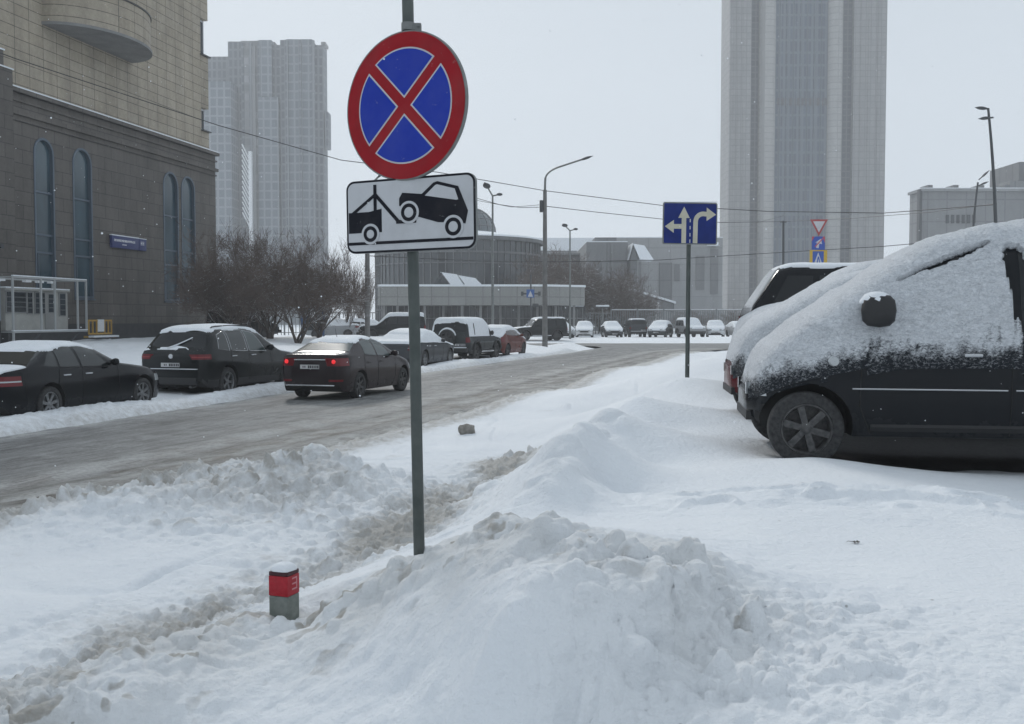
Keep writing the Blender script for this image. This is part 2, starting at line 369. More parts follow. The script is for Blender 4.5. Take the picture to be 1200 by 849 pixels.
def height(x,y):
    z=base_z(x,y); dr=road_dist(x,y)
    # shovelled pile by the kerb
    pile=gauss(x,y,-2.55,10.4,1.05,1.0,.2)*.40+gauss(x,y,-3.1,9.0,.9,.75,.3)*.20+gauss(x,y,-1.7,10.9,.8,.7)*.16
    pm=np.clip(gauss(x,y,-2.7,9.9,1.7,1.6)*1.35,0,1)
    wind=np.exp(-((dr+.75)/.42)**2)*sm(-30,2,y)*(y<60)
    rightside=(x>(XL(y)+XR(y))/2)
    td=pseg(x,y,track); tm=np.exp(-(td/(.58+.25*fbm(x*1.1,y*1.1,3,90)))**2)
    cd=pseg(x,y,crest); cm=np.exp(-(cd/.30)**2)
    fm=np.clip(gauss(x,y,.55,3.65,1.0,.65,.1)*1.3,0,1)*sm(-.15,.35,x)   # broken snow, lower middle
    fm2=np.clip(gauss(x,y,1.55,6.6,1.6,.35,-.1)*1.2,0,1)             # crust by the parked van
    fm2=np.maximum(fm2,np.clip(gauss(x,y,2.7,6.4,.9,.45)*1.1,0,1))
    wx=x+.03*fbm(x*5,y*5,2,5); wy=y+.03*fbm(x*5,y*5,2,8)
    c1=clods(wx,wy,.34,1,.7); c2=clods(wx,wy,.15,2,.7); c3=clods(wx,wy,.075,3,.7); c4=clods(x,y,.038,5,.6)*(y<14)
    big=clods(wx,wy,.6,4,.5,.25,.5)
    lump=np.clip(fbm(x*1.2,y*1.2,4,2)*.5+.5,0,1)
    z=z+pile*(.8+.4*fbm(x*1.5,y*1.5,3,4))
    global BASEZ
    BASEZ=z.copy()
    nearw=np.clip(1.6-y/25,0.15,1)
    z+=pm*(c1*.9+c2*1.4+c3*1.5+c4*1.3)+pm*.05*fbm(x*3,y*3,4,19)
    z+=wind*np.where(rightside,.01+.05*lump,.09)*1.0+wind*(c1*.2+c2*.5+c3*1.0+c4)*np.where(rightside,1,.9)+np.exp(-((dr+.30)/.42)**2)*(y<40)*(c3*.9+c2*.4+c4)*sm(-.25,.25,fbm(x*.9,y*.9,2,37))
    z+=tm*(-.05+1.3*c3+.8*c2+1.3*c4+.04*fbm(x*7,y*7,4,3))
    # verge: scattered lumps, soft drifts
    vm=sm(-.3,-1.2,dr)*rightside*(x<crest_x(y))
    z+=vm*(.022*fbm(x*1.1,y*1.1,3,9)+ (clods(wx,wy,.8,9,.35,.05,.16)*.8)+c3*.35*sm(0,.4,fbm(x*.9,y*.9,2,33))+.012*fbm(x*5,y*5,4,1)-.03*np.exp(-(fbm(x*.7,y*.5,2,35)/.05)**2))
    # front ridge: rounded lumps melted together
    z+=cm*(big*.25*(fbm(x*2,y*2,2,6)+.7)+c1*.40+c2*.60+c3*.6+c4*.5)+cm*.05*fbm(x*3.3,y*3.3,4,12)-cm*.055
    face=np.exp(-((cd-.3)/.3)**2)*(x<.9)
    patch=.12+.88*sm(.02,.22,fbm(x*1.8,y*1.8,2,16)); z+=face*(.03*fbm(x*3.0,y*3.0,5,13)+.07*np.minimum(0,fbm(x*2.2,y*2.2,3,14))+patch*(c1*.3+c2*.6+c3*.6+c4*.4)*sm(-.9,.3,x))
    z+=face*.02*np.abs(fbm(x*7,y*7,3,17))
    z+=fm*(c1*.45+c2*.9+c3*.9+c4*.8+.04*fbm(x*5,y*5,4,15)+.035*np.abs(fbm(x*3,y*3,3,18)))
    sh=np.abs(fbm(x*1.7,y*2.6,3,22)); z+=fm2*(.05*np.clip(1-sh*6,0,1)+.045*sm(-.1,.25,fbm(x*1.3,y*2.4,3,24))+.02*fbm(x*6,y*6,3,25)+c2*.12)
    gd=pseg(x,y,groove)+.02*fbm(x*3,y*3,2,77); z+=-.022*np.exp(-(gd/.035)**2)+.012*np.exp(-((gd-.09)/.05)**2)
    # lumps on the second bank
    c2m=np.exp(-(pseg(x,y,crest2)/.22)**2); z+=c2m*(big*.5+c1*.4+.06*fbm(x*3,y*3,3,31))
    # wind-smoothed remainder
    nf=sm(6.2,4.6,y)*sm(1.9,1.0,x)*(1-np.clip(tm,0,1)); z+=nf*(.022*fbm(x*3.6,y*3.6,4,91)+.010*fbm(x*11,y*11,3,92)+c2*.25*sm(.0,.3,fbm(x*1.5,y*1.5,2,93)))
    z+=.015*fbm(x*.8,y*.8,3,40)+.0035*fbm(x*5,y*5,3,41)
    far=sm(20,60,y); z+=far*.06*fbm(x*.5,y*.5,4,43)
    lefts=(x<XL(y)-3.5)&(y<85); z+=lefts*(.10*fbm(x*.45,y*.45,4,44)+.5*clods(wx,wy,1.0,45,.4,.1,.25))
    # snow kept off the carriageway
    e=.10*fbm(x*2.5,y*2.5,4,50)
    k=sm(.12,-.30,dr+e*1.6+.10)
    z=z*k-np.where(y>55,.03,.14)*(1-k)
    # dirt mask
    dm=np.zeros_like(z)
    fy=np.where(y>60,.25,1.); dm=np.maximum(dm,fy*wind*np.where(rightside,.62,.34)); dm=np.maximum(dm,fy*sm(-1.2,-.1,dr)*np.where(rightside,.95,.5)*(y<75))
    dm=np.maximum(dm,tm*(.62+.25*sm(-1.9,-1.2,x))*(.62+.5*sm(-.25,.25,fbm(x*1.7,y*1.7,3,95))))
    dm=np.maximum(dm,pm*.46+pm*.5*sm(.01,.04,c2)*sm(-.1,.3,vn(x*2.1,y*2.1,3)))
    spots=np.maximum(sm(.16,.32,fbm(x*6.5,y*6.5,3,60)),.7*sm(.18,.4,fbm(x*3.1,y*3.1,3,60)))
    dm=np.maximum(dm,cm*spots*.78*(x<.9)); dm=np.maximum(dm,face*spots*.50*sm(1.2,.2,x))
    dm=np.maximum(dm,vm*sm(.35,.7,fbm(x*1.4,y*1.4,4,62))*.34)
    dm=np.maximum(dm,fm2*.14*sm(0,.4,fbm(x*2,y*2,3,64)))
    dm=np.maximum(dm,((y>60)&(y<90))*.2*sm(.1,.5,fbm(x*.4,y*.8,3,66)))
    global LASTBARE_SHADE,GRIME
    GRIME=np.clip(.75*cm*(x<1.2)+.6*face*(x<1.0)+.55*pm+.5*wind*rightside+.5*tm+.35*fm+.25*c2m,0,1)*(.6+.4*sm(-.3,.3,fbm(x*2,y*2,3,97)))*(y<60)
    LASTBARE_SHADE=bare(x,y); z=z-.02*LASTBARE_SHADE*(z>.05)
    return z,dm
def crest_x(y): return np.interp(y,[0,4,5,7.2,9,11,16,22,30],[-.5,-1.2,-.3,.2,.6,1.0,2.3,4,6])
def terrain():
    rows=780
    Y=np.exp(np.concatenate([np.linspace(math.log(1.4),math.log(3),60)[:-1],np.linspace(math.log(3),math.log(14),640)[:-1],np.linspace(math.log(14),math.log(640),330)]))
    # finer rows where the foreground shows largest
    t=np.concatenate([-np.linspace(1.35,.58,46)[:-1],np.linspace(-.58,.58,620),np.linspace(.58,1.35,46)[1:]])
    X=t[None,:]*Y[:,None]; YY=np.repeat(Y[:,None],len(t),1)
    Z,Dm=height(X,YY); LB=LASTBARE_SHADE; GR=GRIME; Z0=BASEZ; dZ=Z-Z0
    Pb=np.stack([X,YY,Z0],-1); N=np.cross(np.gradient(Pb,axis=1),np.gradient(Pb,axis=0)); N/=np.linalg.norm(N,axis=-1,keepdims=True); N*=np.sign(N[...,2:3])
    kk=sm(18,9,YY)*sm(-.02,-.5,road_dist(X,YY))           # lumps stand square to the slope they lie on
    off=N*dZ[...,None]*kk[...,None]; X=X+off[...,0]; YY=YY+off[...,1]; Z=np.where(kk>0,Z0+dZ*(1-kk)+off[...,2],Z)
    n,m=X.shape
    co=np.stack([X,YY,Z],-1).reshape(-1,3)
    # strip behind the camera
    xb=np.linspace(-60,60,60); yb=np.linspace(-60,1.4,30); XB,YB=np.meshgrid(xb,yb)
    ZB=.3+.05*fbm(XB*.3,YB*.3,3,3); ZB=np.where(road_dist(XB,YB)>-.3,-.14,ZB); ZB[-1]=-.1
    cb=np.stack([XB,YB,ZB],-1).reshape(-1,3)
    i=np.arange(n*m).reshape(n,m); q=np.stack([i[:-1,:-1],i[:-1,1:],i[1:,1:],i[1:,:-1]],-1).reshape(-1,4)
    j=np.arange(XB.size).reshape(XB.shape)+n*m; q2=np.stack([j[:-1,:-1],j[:-1,1:],j[1:,1:],j[1:,:-1]],-1).reshape(-1,4)
    V=np.concatenate([co,cb]); Q=np.concatenate([q,q2])
    me=bpy.data.meshes.new('ground'); me.vertices.add(len(V)); me.vertices.foreach_set('co',V.astype(np.float32).ravel())
    me.loops.add(Q.size); me.loops.foreach_set('vertex_index',Q.astype(np.int32).ravel())
    me.polygons.add(len(Q)); me.polygons.foreach_set('loop_start',(np.arange(len(Q))*4).astype(np.int32))
    me.polygons.foreach_set('loop_total',np.full(len(Q),4,np.int32)); me.update(calc_edges=True); me.validate()
    me.polygons.foreach_set('use_smooth',np.ones(len(Q),bool))
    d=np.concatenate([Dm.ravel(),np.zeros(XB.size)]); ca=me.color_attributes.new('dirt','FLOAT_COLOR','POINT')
    br_=np.concatenate([LB.ravel(),np.zeros(XB.size)]); ca.data.foreach_set('color',np.stack([d,br_,np.concatenate([GR.ravel(),np.zeros(XB.size)]),np.ones_like(d)],-1).astype(np.float32).ravel())  # green channel holds the asphalt and painted under-car shade mask
    me.materials.append(M['ground'])
    o=bpy.data.objects.new('ground',me); COL.objects.link(o); tag(o,kind='structure')
    return o
terrain()
def zg(x,y):
    a,_=height(np.array([float(x)]),np.array([float(y)])); return float(a[0])
def road():
    ys=np.concatenate([np.arange(-60,4,2.0),np.arange(4,22,.07),np.arange(22,40,.25),np.arange(40,79.01,.5)]); nv=150
    b=MB(); uv=[]; P=np.zeros((len(ys),nv,3)); al=0
    for i,y in enumerate(ys):
        v=np.linspace(-.06,1.06,nv); x=XL(y)+(XR(y)-XL(y))*v
        xx=x; w=XR(y)-XL(y)
        z=.0+.012*np.sin(v*22)*(y<70)+.010*vn(xx*2,np.full(nv,y)*.6,3)+.03*np.exp(-((v-.97)/.05)**2)*(y<66)
        rr_=np.clip((v-.58)/.3,0,1)*(y<45)*(y>3); yy_=np.full(nv,y); z=z+rr_*(.028*fbm(x*3.5,yy_*1.6,4,81)+.35*clods(x,yy_,.16,82,.35,.1,.35)*sm(-.1,.3,fbm(x*1.2,yy_*.5,2,83)))
        P[i,:,0]=x; P[i,:,1]=y; P[i,:,2]=z
        k_=float(sm(58,73,y)); uv.append([(vv*(1-k_)+k_*(.3+.25*math.sin(vv*3)), y*.28+k_*xx_*.02) for vv,xx_ in zip(v,x)])
    P[:,:,2]-=np.clip((P[:,:,1]-66)/10,0,1)*.0
    b.grid(P); o=b.build('road',M['road'],smooth=True); me=o.data
    ul=me.uv_layers.new(name='UVMap'); fl=[p for r in uv for p in r]
    vi=np.zeros(len(me.loops),int); me.loops.foreach_get('vertex_index',vi)
    ul.data.foreach_set('uv',np.array(fl)[vi].astype(np.float32).ravel()); tag(o,kind='structure')
road()
# ------------------------------------------------------------------ sky, sun, haze
W=bpy.data.worlds.new('World'); S.world=W; W.use_nodes=True; nt=W.node_tree
bg=nt.nodes['Background']; sk=nt.nodes.new('ShaderNodeTexSky'); sk.sky_type='NISHITA'; sk.sun_disc=False
SUN_EL,SUN_AZ=R(33),R(-18)
sk.sun_elevation=SUN_EL; sk.sun_rotation=SUN_AZ; sk.air_density=1.0; sk.dust_density=2; sk.ozone_density=1
hs=nt.nodes.new('ShaderNodeHueSaturation'); hs.inputs['Saturation'].default_value=.25
mx=nt.nodes.new('ShaderNodeMix'); mx.data_type='RGBA'; mx.inputs[0].default_value=.93; mx.inputs[7].default_value=(5.9,6.65,7.4,1)
nt.links.new(sk.outputs[0],hs.inputs['Color']); nt.links.new(hs.outputs[0],mx.inputs[6]); nt.links.new(mx.outputs[2],bg.inputs[0])
bg.inputs[1].default_value=.090
sl=bpy.data.lights.new('sun','SUN'); sl.energy=1.4; sl.angle=R(12); sl.color=(1,.97,.93)
so=bpy.data.objects.new('sun',sl); COL.objects.link(so)
# towards the sun: same direction as in the sky
sd=Vector((math.sin(SUN_AZ)*math.cos(SUN_EL),math.cos(SUN_AZ)*math.cos(SUN_EL),math.sin(SUN_EL)))
so.rotation_euler=sd.to_track_quat('Z','Y').to_euler()
def haze():
    b=MB(); b.box((-880,-66,-4),(880,660,150)); m=bpy.data.materials.new('winter_haze'); m.use_nodes=True; n=m.node_tree
    n.nodes.remove(n.nodes['Principled BSDF']); v=n.nodes.new('ShaderNodeVolumePrincipled')
    v.inputs['Color'].default_value=(.985,.99,1,1); v.inputs['Density'].default_value=.0009; v.inputs['Anisotropy'].default_value=.2
    n.links.new(v.outputs[0],n.nodes['Material Output'].inputs['Volume'])
    o=b.build('haze',m); tag(o,kind='stuff')
if not globals().get('NOHAZE'): haze()
S.render.engine='CYCLES'; S.view_settings.view_transform='Standard'; S.view_settings.look='None'; S.view_settings.gamma=1
S.view_settings.use_curve_mapping=False
S.view_settings.exposure=0.16
S.cycles.use_denoising=True; S.cycles.max_bounces=6; S.cycles.diffuse_bounces=3; S.cycles.glossy_bounces=3; S.cycles.volume_bounces=3; S.cycles.transmission_bounces=3
S.cycles.use_adaptive_sampling=True; S.cycles.adaptive_threshold=.02; S.cycles.caustics_reflective=False; S.cycles.caustics_refractive=False
# ------------------------------------------------------------------ cars
def prof(pts, L, sig=.035):
    xs=np.linspace(-.2,L+.2,int((L+.4)/.01)+1); p=np.array(pts,float)
    y=np.interp(xs,p[:,0],p[:,1]); k=int(4*sig/.01); g=np.exp(-.5*((np.arange(-k,k+1)*.01)/sig)**2); g/=g.sum()
    y=np.convolve(np.pad(y,k,mode='edge'),g,'valid'); return lambda s:np.interp(s,xs,y)
class Car:
    """body surface of a car: s runs from the nose (0) to the tail (L), y across, z up"""
    def __init__(c,L,W,top,belt,zb=.22,wheels=(.85,3.45),rw=.32,tum=.34,n=5.0,nose=.18,tail=.12,nr=.55,tr=.4,sig=.035,zt_tail=None):
        c.L=L;c.W=W/2;c.zt_=prof(top,L,sig);c.belt_=prof(belt,L,.06);c.zb0=zb;c.wh=wheels;c.rw=rw;c.tum=tum;c.n=n;c.nose=nose;c.tail=tail;c.nr=nr;c.tr=tr
    def x(c,s): return (c.wh[0]+c.wh[1])/2-s          # local x, forward positive, 0 midway between the axles
    def zt(c,s): return c.zt_(s)
    def zbelt(c,s): return np.minimum(c.belt_(s),c.zt_(s)-.035)
    def zb(c,s): return c.zb0+.14*np.exp(-(s/.12)**2)+.18*np.exp(-((c.L-s)/.15)**2)
    def w(c,s):
        a=1-c.nose*np.clip((c.nr-s)/c.nr,0,1)**2.4-.22*np.clip((.16-s)/.16,0,1)**2.2
        b=1-c.tail*np.clip((s-(c.L-c.tr))/c.tr,0,1)**2.4-.06*np.clip((s-(c.L-.10))/.10,0,1)**2
        return c.W*a*b
    def ylow(c,s,z):
        f=np.clip((z-c.zb(s))/(c.zbelt(s)-c.zb(s)),0,1)
        return c.w(s)*(1-.075*(1-f)**2.5-.055*f**3+.012*np.exp(-((f-.72)/.06)**2))
    def yup(c,s,z):
        hu=c.zt(s)-c.zbelt(s); f=np.clip((z-c.zbelt(s))/hu,0,1)
        return (1-f**c.n)**(1/c.n)*(c.w(s)*.945-c.tum*hu*f)
    def Y(c,s,z): return np.where(z<c.zbelt(s),c.ylow(s,z),c.yup(s,z))
    def up(c,s,q):
        """upper half section, q 0 = belt line, 1 = centre line"""
        th=q*math.pi/2; e=2/c.n; hu=c.zt(s)-c.zbelt(s); cz=np.sin(th)**e; cy=np.maximum(np.cos(th),1e-9)**e
        return cy*(c.w(s)*.945-c.tum*hu*cz), c.zbelt(s)+hu*cz+0*s
    def nrm(c,s,y,z,eps=.01):
        """outward normal on the +y side by differences"""
        Y1=c.Y(s+eps,z)-c.Y(s-eps,z); Y2=c.Y(s,z+eps)-c.Y(s,z-eps)
        nx=Y1/(2*eps); nz=-Y2/(2*eps); l=np.sqrt(1+nx*nx+nz*nz); return nx/l,1/l,nz/l
    # ---- body
    def body(c,name,paint_m,parent,trim=None,trim_z=None):
        k=np.array([0,.012,.03,.06]); ss=np.concatenate([k,np.arange(.1,c.L-.09,.055),c.L-k[::-1]])
        rows=[]; nl=10; nu=13
        for s in ss:
            s=float(s); zb,zl=float(c.zb(s)),float(c.zbelt(s)); r=[]
            zz=np.linspace(zb,zl,nl); yy=c.ylow(s,zz); r+=[(y,z) for y,z in zip(yy,zz)]
            qs=(np.arange(1,nu+1)/nu)**.8; 
            # denser near the upper corner
            y,z=c.up(s,np.concatenate([np.linspace(.02,.6,nu-5),np.linspace(.72,1,5)])); r+=list(zip(y,z))
            r[-1]=(0.0,r[-1][1])
            full=[(-y,z) for y,z in r[::-1]][0:]+[]
            full=r[::-1]+[] # centre top .. sill (+y)
            sec=[(y,z) for y,z in full]+[(-y,z) for y,z in full[::-1][0:-1]]
            rows.append([(c.x(s),y,z) for y,z in sec])
        n=len(rows[0]); b=MB(); V=[p for r in rows for p in r]; fs=[]
        for i in range(len(rows)-1):
            for j in range(n): fs.append((i*n+j,i*n+(j+1)%n,(i+1)*n+(j+1)%n,(i+1)*n+j))
        e=(len(rows)-1)*n
        b.add(V,fs)
        # end caps as quad strips between mirrored points
        for base in (0,e):
            h=n//2
            for j in range(0,h):
                a,bb=j,(n-j)%n; a2,b2=j+1,(n-j-1)%n
                if a2==b2: b.f.append((base+a,base+a2,base+bb)) if a!=bb else None
                elif a==bb: b.f.append((base+a,base+a2,base+b2))
                else: b.f.append((base+a,base+a2,base+b2,base+bb))
                b.m.append(0)
            b.f=[f for f in b.f if f is not None]; b.m=b.m[:len(b.f)]
        mats=[paint_m,M['under']]+([trim] if trim else [])
        o=b.build(name,mats,parent)
        cu=MB()
        for s in c.wh:
            for sd in (1,-1):
                y0=c.W-.30; pr=[(.001,y0),(c.rw+.06,y0),(c.rw+.06,c.W+.2),(.001,c.W+.2)]
                cu.lathe([(r,h*sd) for r,h in pr],28,(c.x(s),0,c.rw+.01))
        co=cu.build('cutter',M['under'])
        md=o.modifiers.new('a','BOOLEAN'); md.operation='DIFFERENCE'; md.object=co; md.solver='EXACT'
        dg=bpy.context.evaluated_depsgraph_get(); me=bpy.data.meshes.new_from_object(o.evaluated_get(dg)); o.modifiers.clear()
        old=o.data; o.data=me; me.name=name; bpy.data.meshes.remove(old); bpy.data.objects.remove(co)
        npol=len(me.polygons); ctr=np.zeros(npol*3); me.polygons.foreach_get('center',ctr); ctr=ctr.reshape(-1,3)
        nz=np.zeros(npol*3); me.polygons.foreach_get('normal',nz); nz=nz.reshape(-1,3); mi=np.zeros(npol,int)
        mi[nz[:,2]<-.6]=1
        for s in c.wh:
            r=np.hypot(ctr[:,0]-c.x(s),ctr[:,2]-c.rw-.01); ins=(r<c.rw+.075)&((np.abs(ctr[:,1])<c.W-.25)|((np.abs(nz[:,1])<.35)&(r<c.rw+.061)))
            mi[ins&(ctr[:,2]<c.rw*2+.15)]=1
        if trim:
            mi[(ctr[:,2]<trim_z)&(mi==0)]=2
        while len(me.materials)<len(mats): me.materials.append(None)
        for i,mm in enumerate(mats): me.materials[i]=mm
        me.polygons.foreach_set('material_index',mi); me.polygons.foreach_set('use_smooth',[True]*npol)
        me.set_sharp_from_angle(angle=R(38)); return o
    # ---- patches that lie on the body
    def side_patch(c,name,quad,m,parent,off=.004,nu=12,nv=6,sides=(1,-1),clip=None,th=.0):
        """quad (s,z): bottom-front, bottom-rear, top-rear, top-front"""
        q=np.array(quad,float); outs=[]
        u=np.linspace(0,1,nu)[:,None]; v=np.linspace(0,1,nv)[None,:]
        P=(q[0]*((1-u)*(1-v))[...,None]+q[1]*(u*(1-v))[...,None]+q[2]*(u*v)[...,None]+q[3]*((1-u)*v)[...,None])
        s,z=P[...,0],P[...,1]
        lim=c.zbelt(s)+(c.zt(s)-c.zbelt(s))*(.86); z=np.minimum(z,lim) if clip is None else z
        y=c.Y(s,z); nx,ny,nz=c.nrm(s,y,z)
        for sd in sides:
            b=MB()
            A=np.stack([c.x(s)+nx*off,(y+ny*off)*sd,z+nz*off],-1); B=np.stack([c.x(s)-nx*.02,(y-ny*.02)*sd,z-nz*.02],-1)
            b.grid(A); k=nu*nv
            b.v.extend(map(tuple,B.reshape(-1,3).tolist()))
            ring=[i*nv for i in range(nu)]+[(nu-1)*nv+j for j in range(1,nv)]+[i*nv+nv-1 for i in range(nu-2,-1,-1)]+[j for j in range(nv-2,0,-1)]
            for a,d in zip(ring,ring[1:]+ring[:1]): b.f.append((a,d,d+k,a+k)); b.m.append(0)
            outs.append(b.build(name,m,parent,smooth=True,angle=50))
        return outs
    def side_line(c,name,pts,m,parent,w=.004,off=.003,sides=(1,-1),n=14):
        """a narrow gap or moulding drawn along the side"""
        pts=np.array(pts,float); t=np.linspace(0,len(pts)-1,n*(len(pts)-1)+1); s=np.interp(t,range(len(pts)),pts[:,0]); z=np.interp(t,range(len(pts)),pts[:,1])
        for sd in sides:
            b=MB(); y=c.Y(s,z); b.tube([(c.x(a),(yy+off)*sd,zz) for a,yy,zz in zip(s,y,z)],w,5); o=b.build(name,m,parent,smooth=True)
        return o
    def top_patch(c,name,s0,s1,q0,m,parent,off=.004,ns=12,nq=14,q0b=None):
        s=np.linspace(s0,s1,ns)[:,None]+np.zeros((1,2*nq-1)); qa=np.linspace(q0,1,nq); q0b=q0 if q0b is None else q0b
        f=np.linspace(0,1,ns)[:,None]; qq=(q0+(q0b-q0)*f)+(1-(q0+(q0b-q0)*f))*np.linspace(0,1,nq)[None,:]
        y,z=c.up(s[:,:nq],qq); y=np.concatenate([y,-y[:,-2::-1]],1); z=np.concatenate([z,z[:,-2::-1]],1)
        x=c.x(s); P=np.stack([x,y,z],-1)
        du=np.gradient(P,axis=0); dv=np.gradient(P,axis=1); N=np.cross(du,dv); N/=np.linalg.norm(N,axis=-1,keepdims=True)+1e-9
        N*=np.sign(N[ns//2,nq-1,2]) ; A=P+N*off; B=P-N*.03
        b=MB(); b.grid(A); nn=2*nq-1; k=ns*nn; b.v.extend(map(tuple,B.reshape(-1,3).tolist()))
        ring=[i*nn for i in range(ns)]+[(ns-1)*nn+j for j in range(1,nn)]+[i*nn+nn-1 for i in range(ns-2,-1,-1)]+[j for j in range(nn-2,0,-1)]
        for a,d in zip(ring,ring[1:]+ring[:1]): b.f.append((a,d,d+k,a+k)); b.m.append(0)
        return b.build(name,m,parent,smooth=True,angle=50)
    def corner_patch(c,name,z0,z1,s_in,y_in,m,parent,end='rear',off=.008,taper=0.0,sides=(1,-1),nz=6):
        """a lamp that wraps a corner: from s_in along the side, round the end, in to y_in"""
        L=c.L if end=='rear' else 0.0; outs=[]
        sl=np.linspace(s_in,L,9)
        for sd in sides:
            P=[]
            for z in np.linspace(z0,z1,nz):
                f=(z-z0)/(z1-z0); row=[]
                zz=z
                for s in sl:
                    zc=min(zz,float(c.zt(s))-.03); y=float(c.Y(s,zc)); row.append((c.x(s)+(-1 if end=='rear' else 1)*off*max(0,1-abs(s-L)/.2),(y+off)*sd,zz))
                yL=float(c.Y(L,min(zz,float(c.zt(L))-.03)))
                for k in range(1,6):
                    y=yL+(y_in+taper*f-yL)*k/5; row.append((c.x(L)+(-off if end=='rear' else off),y*sd,zz))
                P.append(row)
            P=np.array(P); b=MB(); b.grid(P); n,mm=P.shape[:2]
            cen=P.copy(); cen[...,1]-=.03*sd; cen[...,0]+=(.03 if end=='rear' else -.03); k=n*mm
            b.v.extend(map(tuple,cen.reshape(-1,3).tolist()))
            ring=[i*mm for i in range(n)]+[(n-1)*mm+j for j in range(1,mm)]+[i*mm+mm-1 for i in range(n-2,-1,-1)]+[j for j in range(mm-2,0,-1)]
            for a,d in zip(ring,ring[1:]+ring[:1]): b.f.append((a,d,d+k,a+k)); b.m.append(0)
            outs.append(b.build(name,m,parent,smooth=True,angle=50))
        return outs
    def snow(c,parent,fn,step=.045,m=None,s0=.02,s1=None,qn=17,low=0,name='snow_cover',seed=1):
        """snow lying on the body: fn(s,y,z,nz) gives its depth; where that is not positive it stays inside the body"""
        s1=c.L-.02 if s1 is None else s1; sv=np.arange(s0,s1,step)
        q=np.linspace(0,1,qn)**.75; half=[]
        S_=sv[:,None]+np.zeros((1,qn)); y,z=c.up(S_,q[None,:]+0*S_)
        if low:
            f=np.linspace(1-low,1,10)[:-1][None,:]; SL=sv[:,None]+np.zeros((1,9)); zl=c.zb(SL)+(c.zbelt(SL)-c.zb(SL))*f
            y=np.concatenate([c.ylow(SL,zl),y],1); z=np.concatenate([zl,z],1); 
        y[:,-1]=0
        y=np.concatenate([y,-y[:,-2::-1]],1); z=np.concatenate([z,z[:,-2::-1]],1); s=sv[:,None]+np.zeros_like(y)
        P=np.stack([c.x(s),y,z],-1); du=np.gradient(P,axis=0); dv=np.gradient(P,axis=1); N=np.cross(du,dv); N/=np.linalg.norm(N,axis=-1,keepdims=True)+1e-9
        mid=y.shape[1]//2; N*=np.sign(N[len(sv)//2,mid,2])
        t=fn(s,y,z,N[...,2]); th=np.array(t,float); ins=th<=0
        thk=np.where(ins,-.02,th); A=P+N*thk[...,None]
        A[...,2]+=0
        # drop quads wholly inside
        keep=~(ins[:-1,:-1]&ins[1:,:-1]&ins[:-1,1:]&ins[1:,1:]); a,bb=y.shape; I=np.arange(a*bb).reshape(a,bb)
        Q=np.stack([I[:-1,:-1],I[:-1,1:],I[1:,1:],I[1:,:-1]],-1)[keep]
        if len(Q)==0: return None
        used=np.unique(Q); remap=np.full(a*bb,-1); remap[used]=np.arange(len(used))
        b=MB(); b.add(A.reshape(-1,3)[used].tolist(),remap[Q].tolist())
        o=b.build(name,m or M['snow'],parent,smooth=True,angle=180,recalc=False)
        if N[len(sv)//2,mid,2]<0: pass
        thin=np.clip(1-(thk.reshape(-1)[used]-.004)/.020,0,1); ca=o.data.color_attributes.new('thin','FLOAT_COLOR','POINT')
        ca.data.foreach_set('color',np.stack([thin]*3+[np.ones_like(thin)],-1).astype(np.float32).ravel())
        return o
def snow_fn(roof=.04,hood=.04,glass=.0,deck=None,side=0,seed=1,car=None,rough=.35,thr=.80):
    """depth by slope: flat panels hold snow, glass and sides hold less"""
    def fn(s,y,z,nz):
        zr=float(np.max(car.zt(np.linspace(0,car.L,60)))); isroof=z>zr-.17
        n=fbm(s*3+seed*5,y*3+seed,3,seed); base=np.where(isroof,roof,np.where(s<car.L*.45,hood,hood if deck is None else deck))
        k=sm(thr-.12,thr+.12,nz+.12*n); g=sm(.3,.6,nz)*(1-k)
        t=base*k*(1+rough*n)+glass*g*(1+rough*n)+np.where((nz<.45)&(z>car.zbelt(s)*.98),side*(1+n),0)
        edge=np.clip(np.minimum(s-.02,car.L-.02-s)/.12,0,1)
        return np.where(t*edge>.006,t*np.sqrt(edge),-1)
    return fn
def wheel_meshes(r,wd,spokes=6,rim_mat='alloy',style=0):
    ty=MB(); ty.lathe([(r*.66,-wd*.40),(r*.70,-wd*.5),(r*.90,-wd*.5),(r*.975,-wd*.42),(r,-wd*.25),(r,wd*.25),(r*.975,wd*.42),(r*.90,wd*.5),(r*.70,wd*.5),(r*.66,wd*.40)],36)
    t=ty.build('tyre',M['rubber'],smooth=True,angle=50)
    rm=MB(); rr=r*.69
    rm.lathe([(rr,-wd*.4),(rr,wd*.44),(rr*.93,wd*.46),(rr*.88,wd*.36),(rr*.86,-wd*.1),(.001,-wd*.1)],36)       # barrel and well
    rm.lathe([(rr*.24,wd*.05),(rr*.24,wd*.30),(rr*.15,wd*.36),(.001,wd*.36)],20)
    for k in range(spokes):
        a=2*math.pi*(k+.25)/spokes; ca,sa=math.cos(a),math.sin(a); px,pz=-sa,ca
        for (r0,r1,w0,w1,h0,h1) in ((rr*.16,rr*.92,rr*(.15 if spokes<8 else .10),rr*(.17 if spokes<8 else .08),wd*.33,wd*.40),):
            vs=[]
            for rad,w,h in ((r0,w0,h0),(r1,w1,h1)):
                for sgn in (-1,1):
                    for hh in (h-.04,h): vs.append((ca*rad+px*w*sgn*.8,hh,sa*rad+pz*w*sgn*.8))
            rm.add(vs,[(0,1,3,2),(4,6,7,5),(0,4,5,1),(2,3,7,6),(1,5,7,3),(0,2,6,4)],0)
    return t,rm.build('rim',M[rim_mat],t,smooth=True,angle=35)
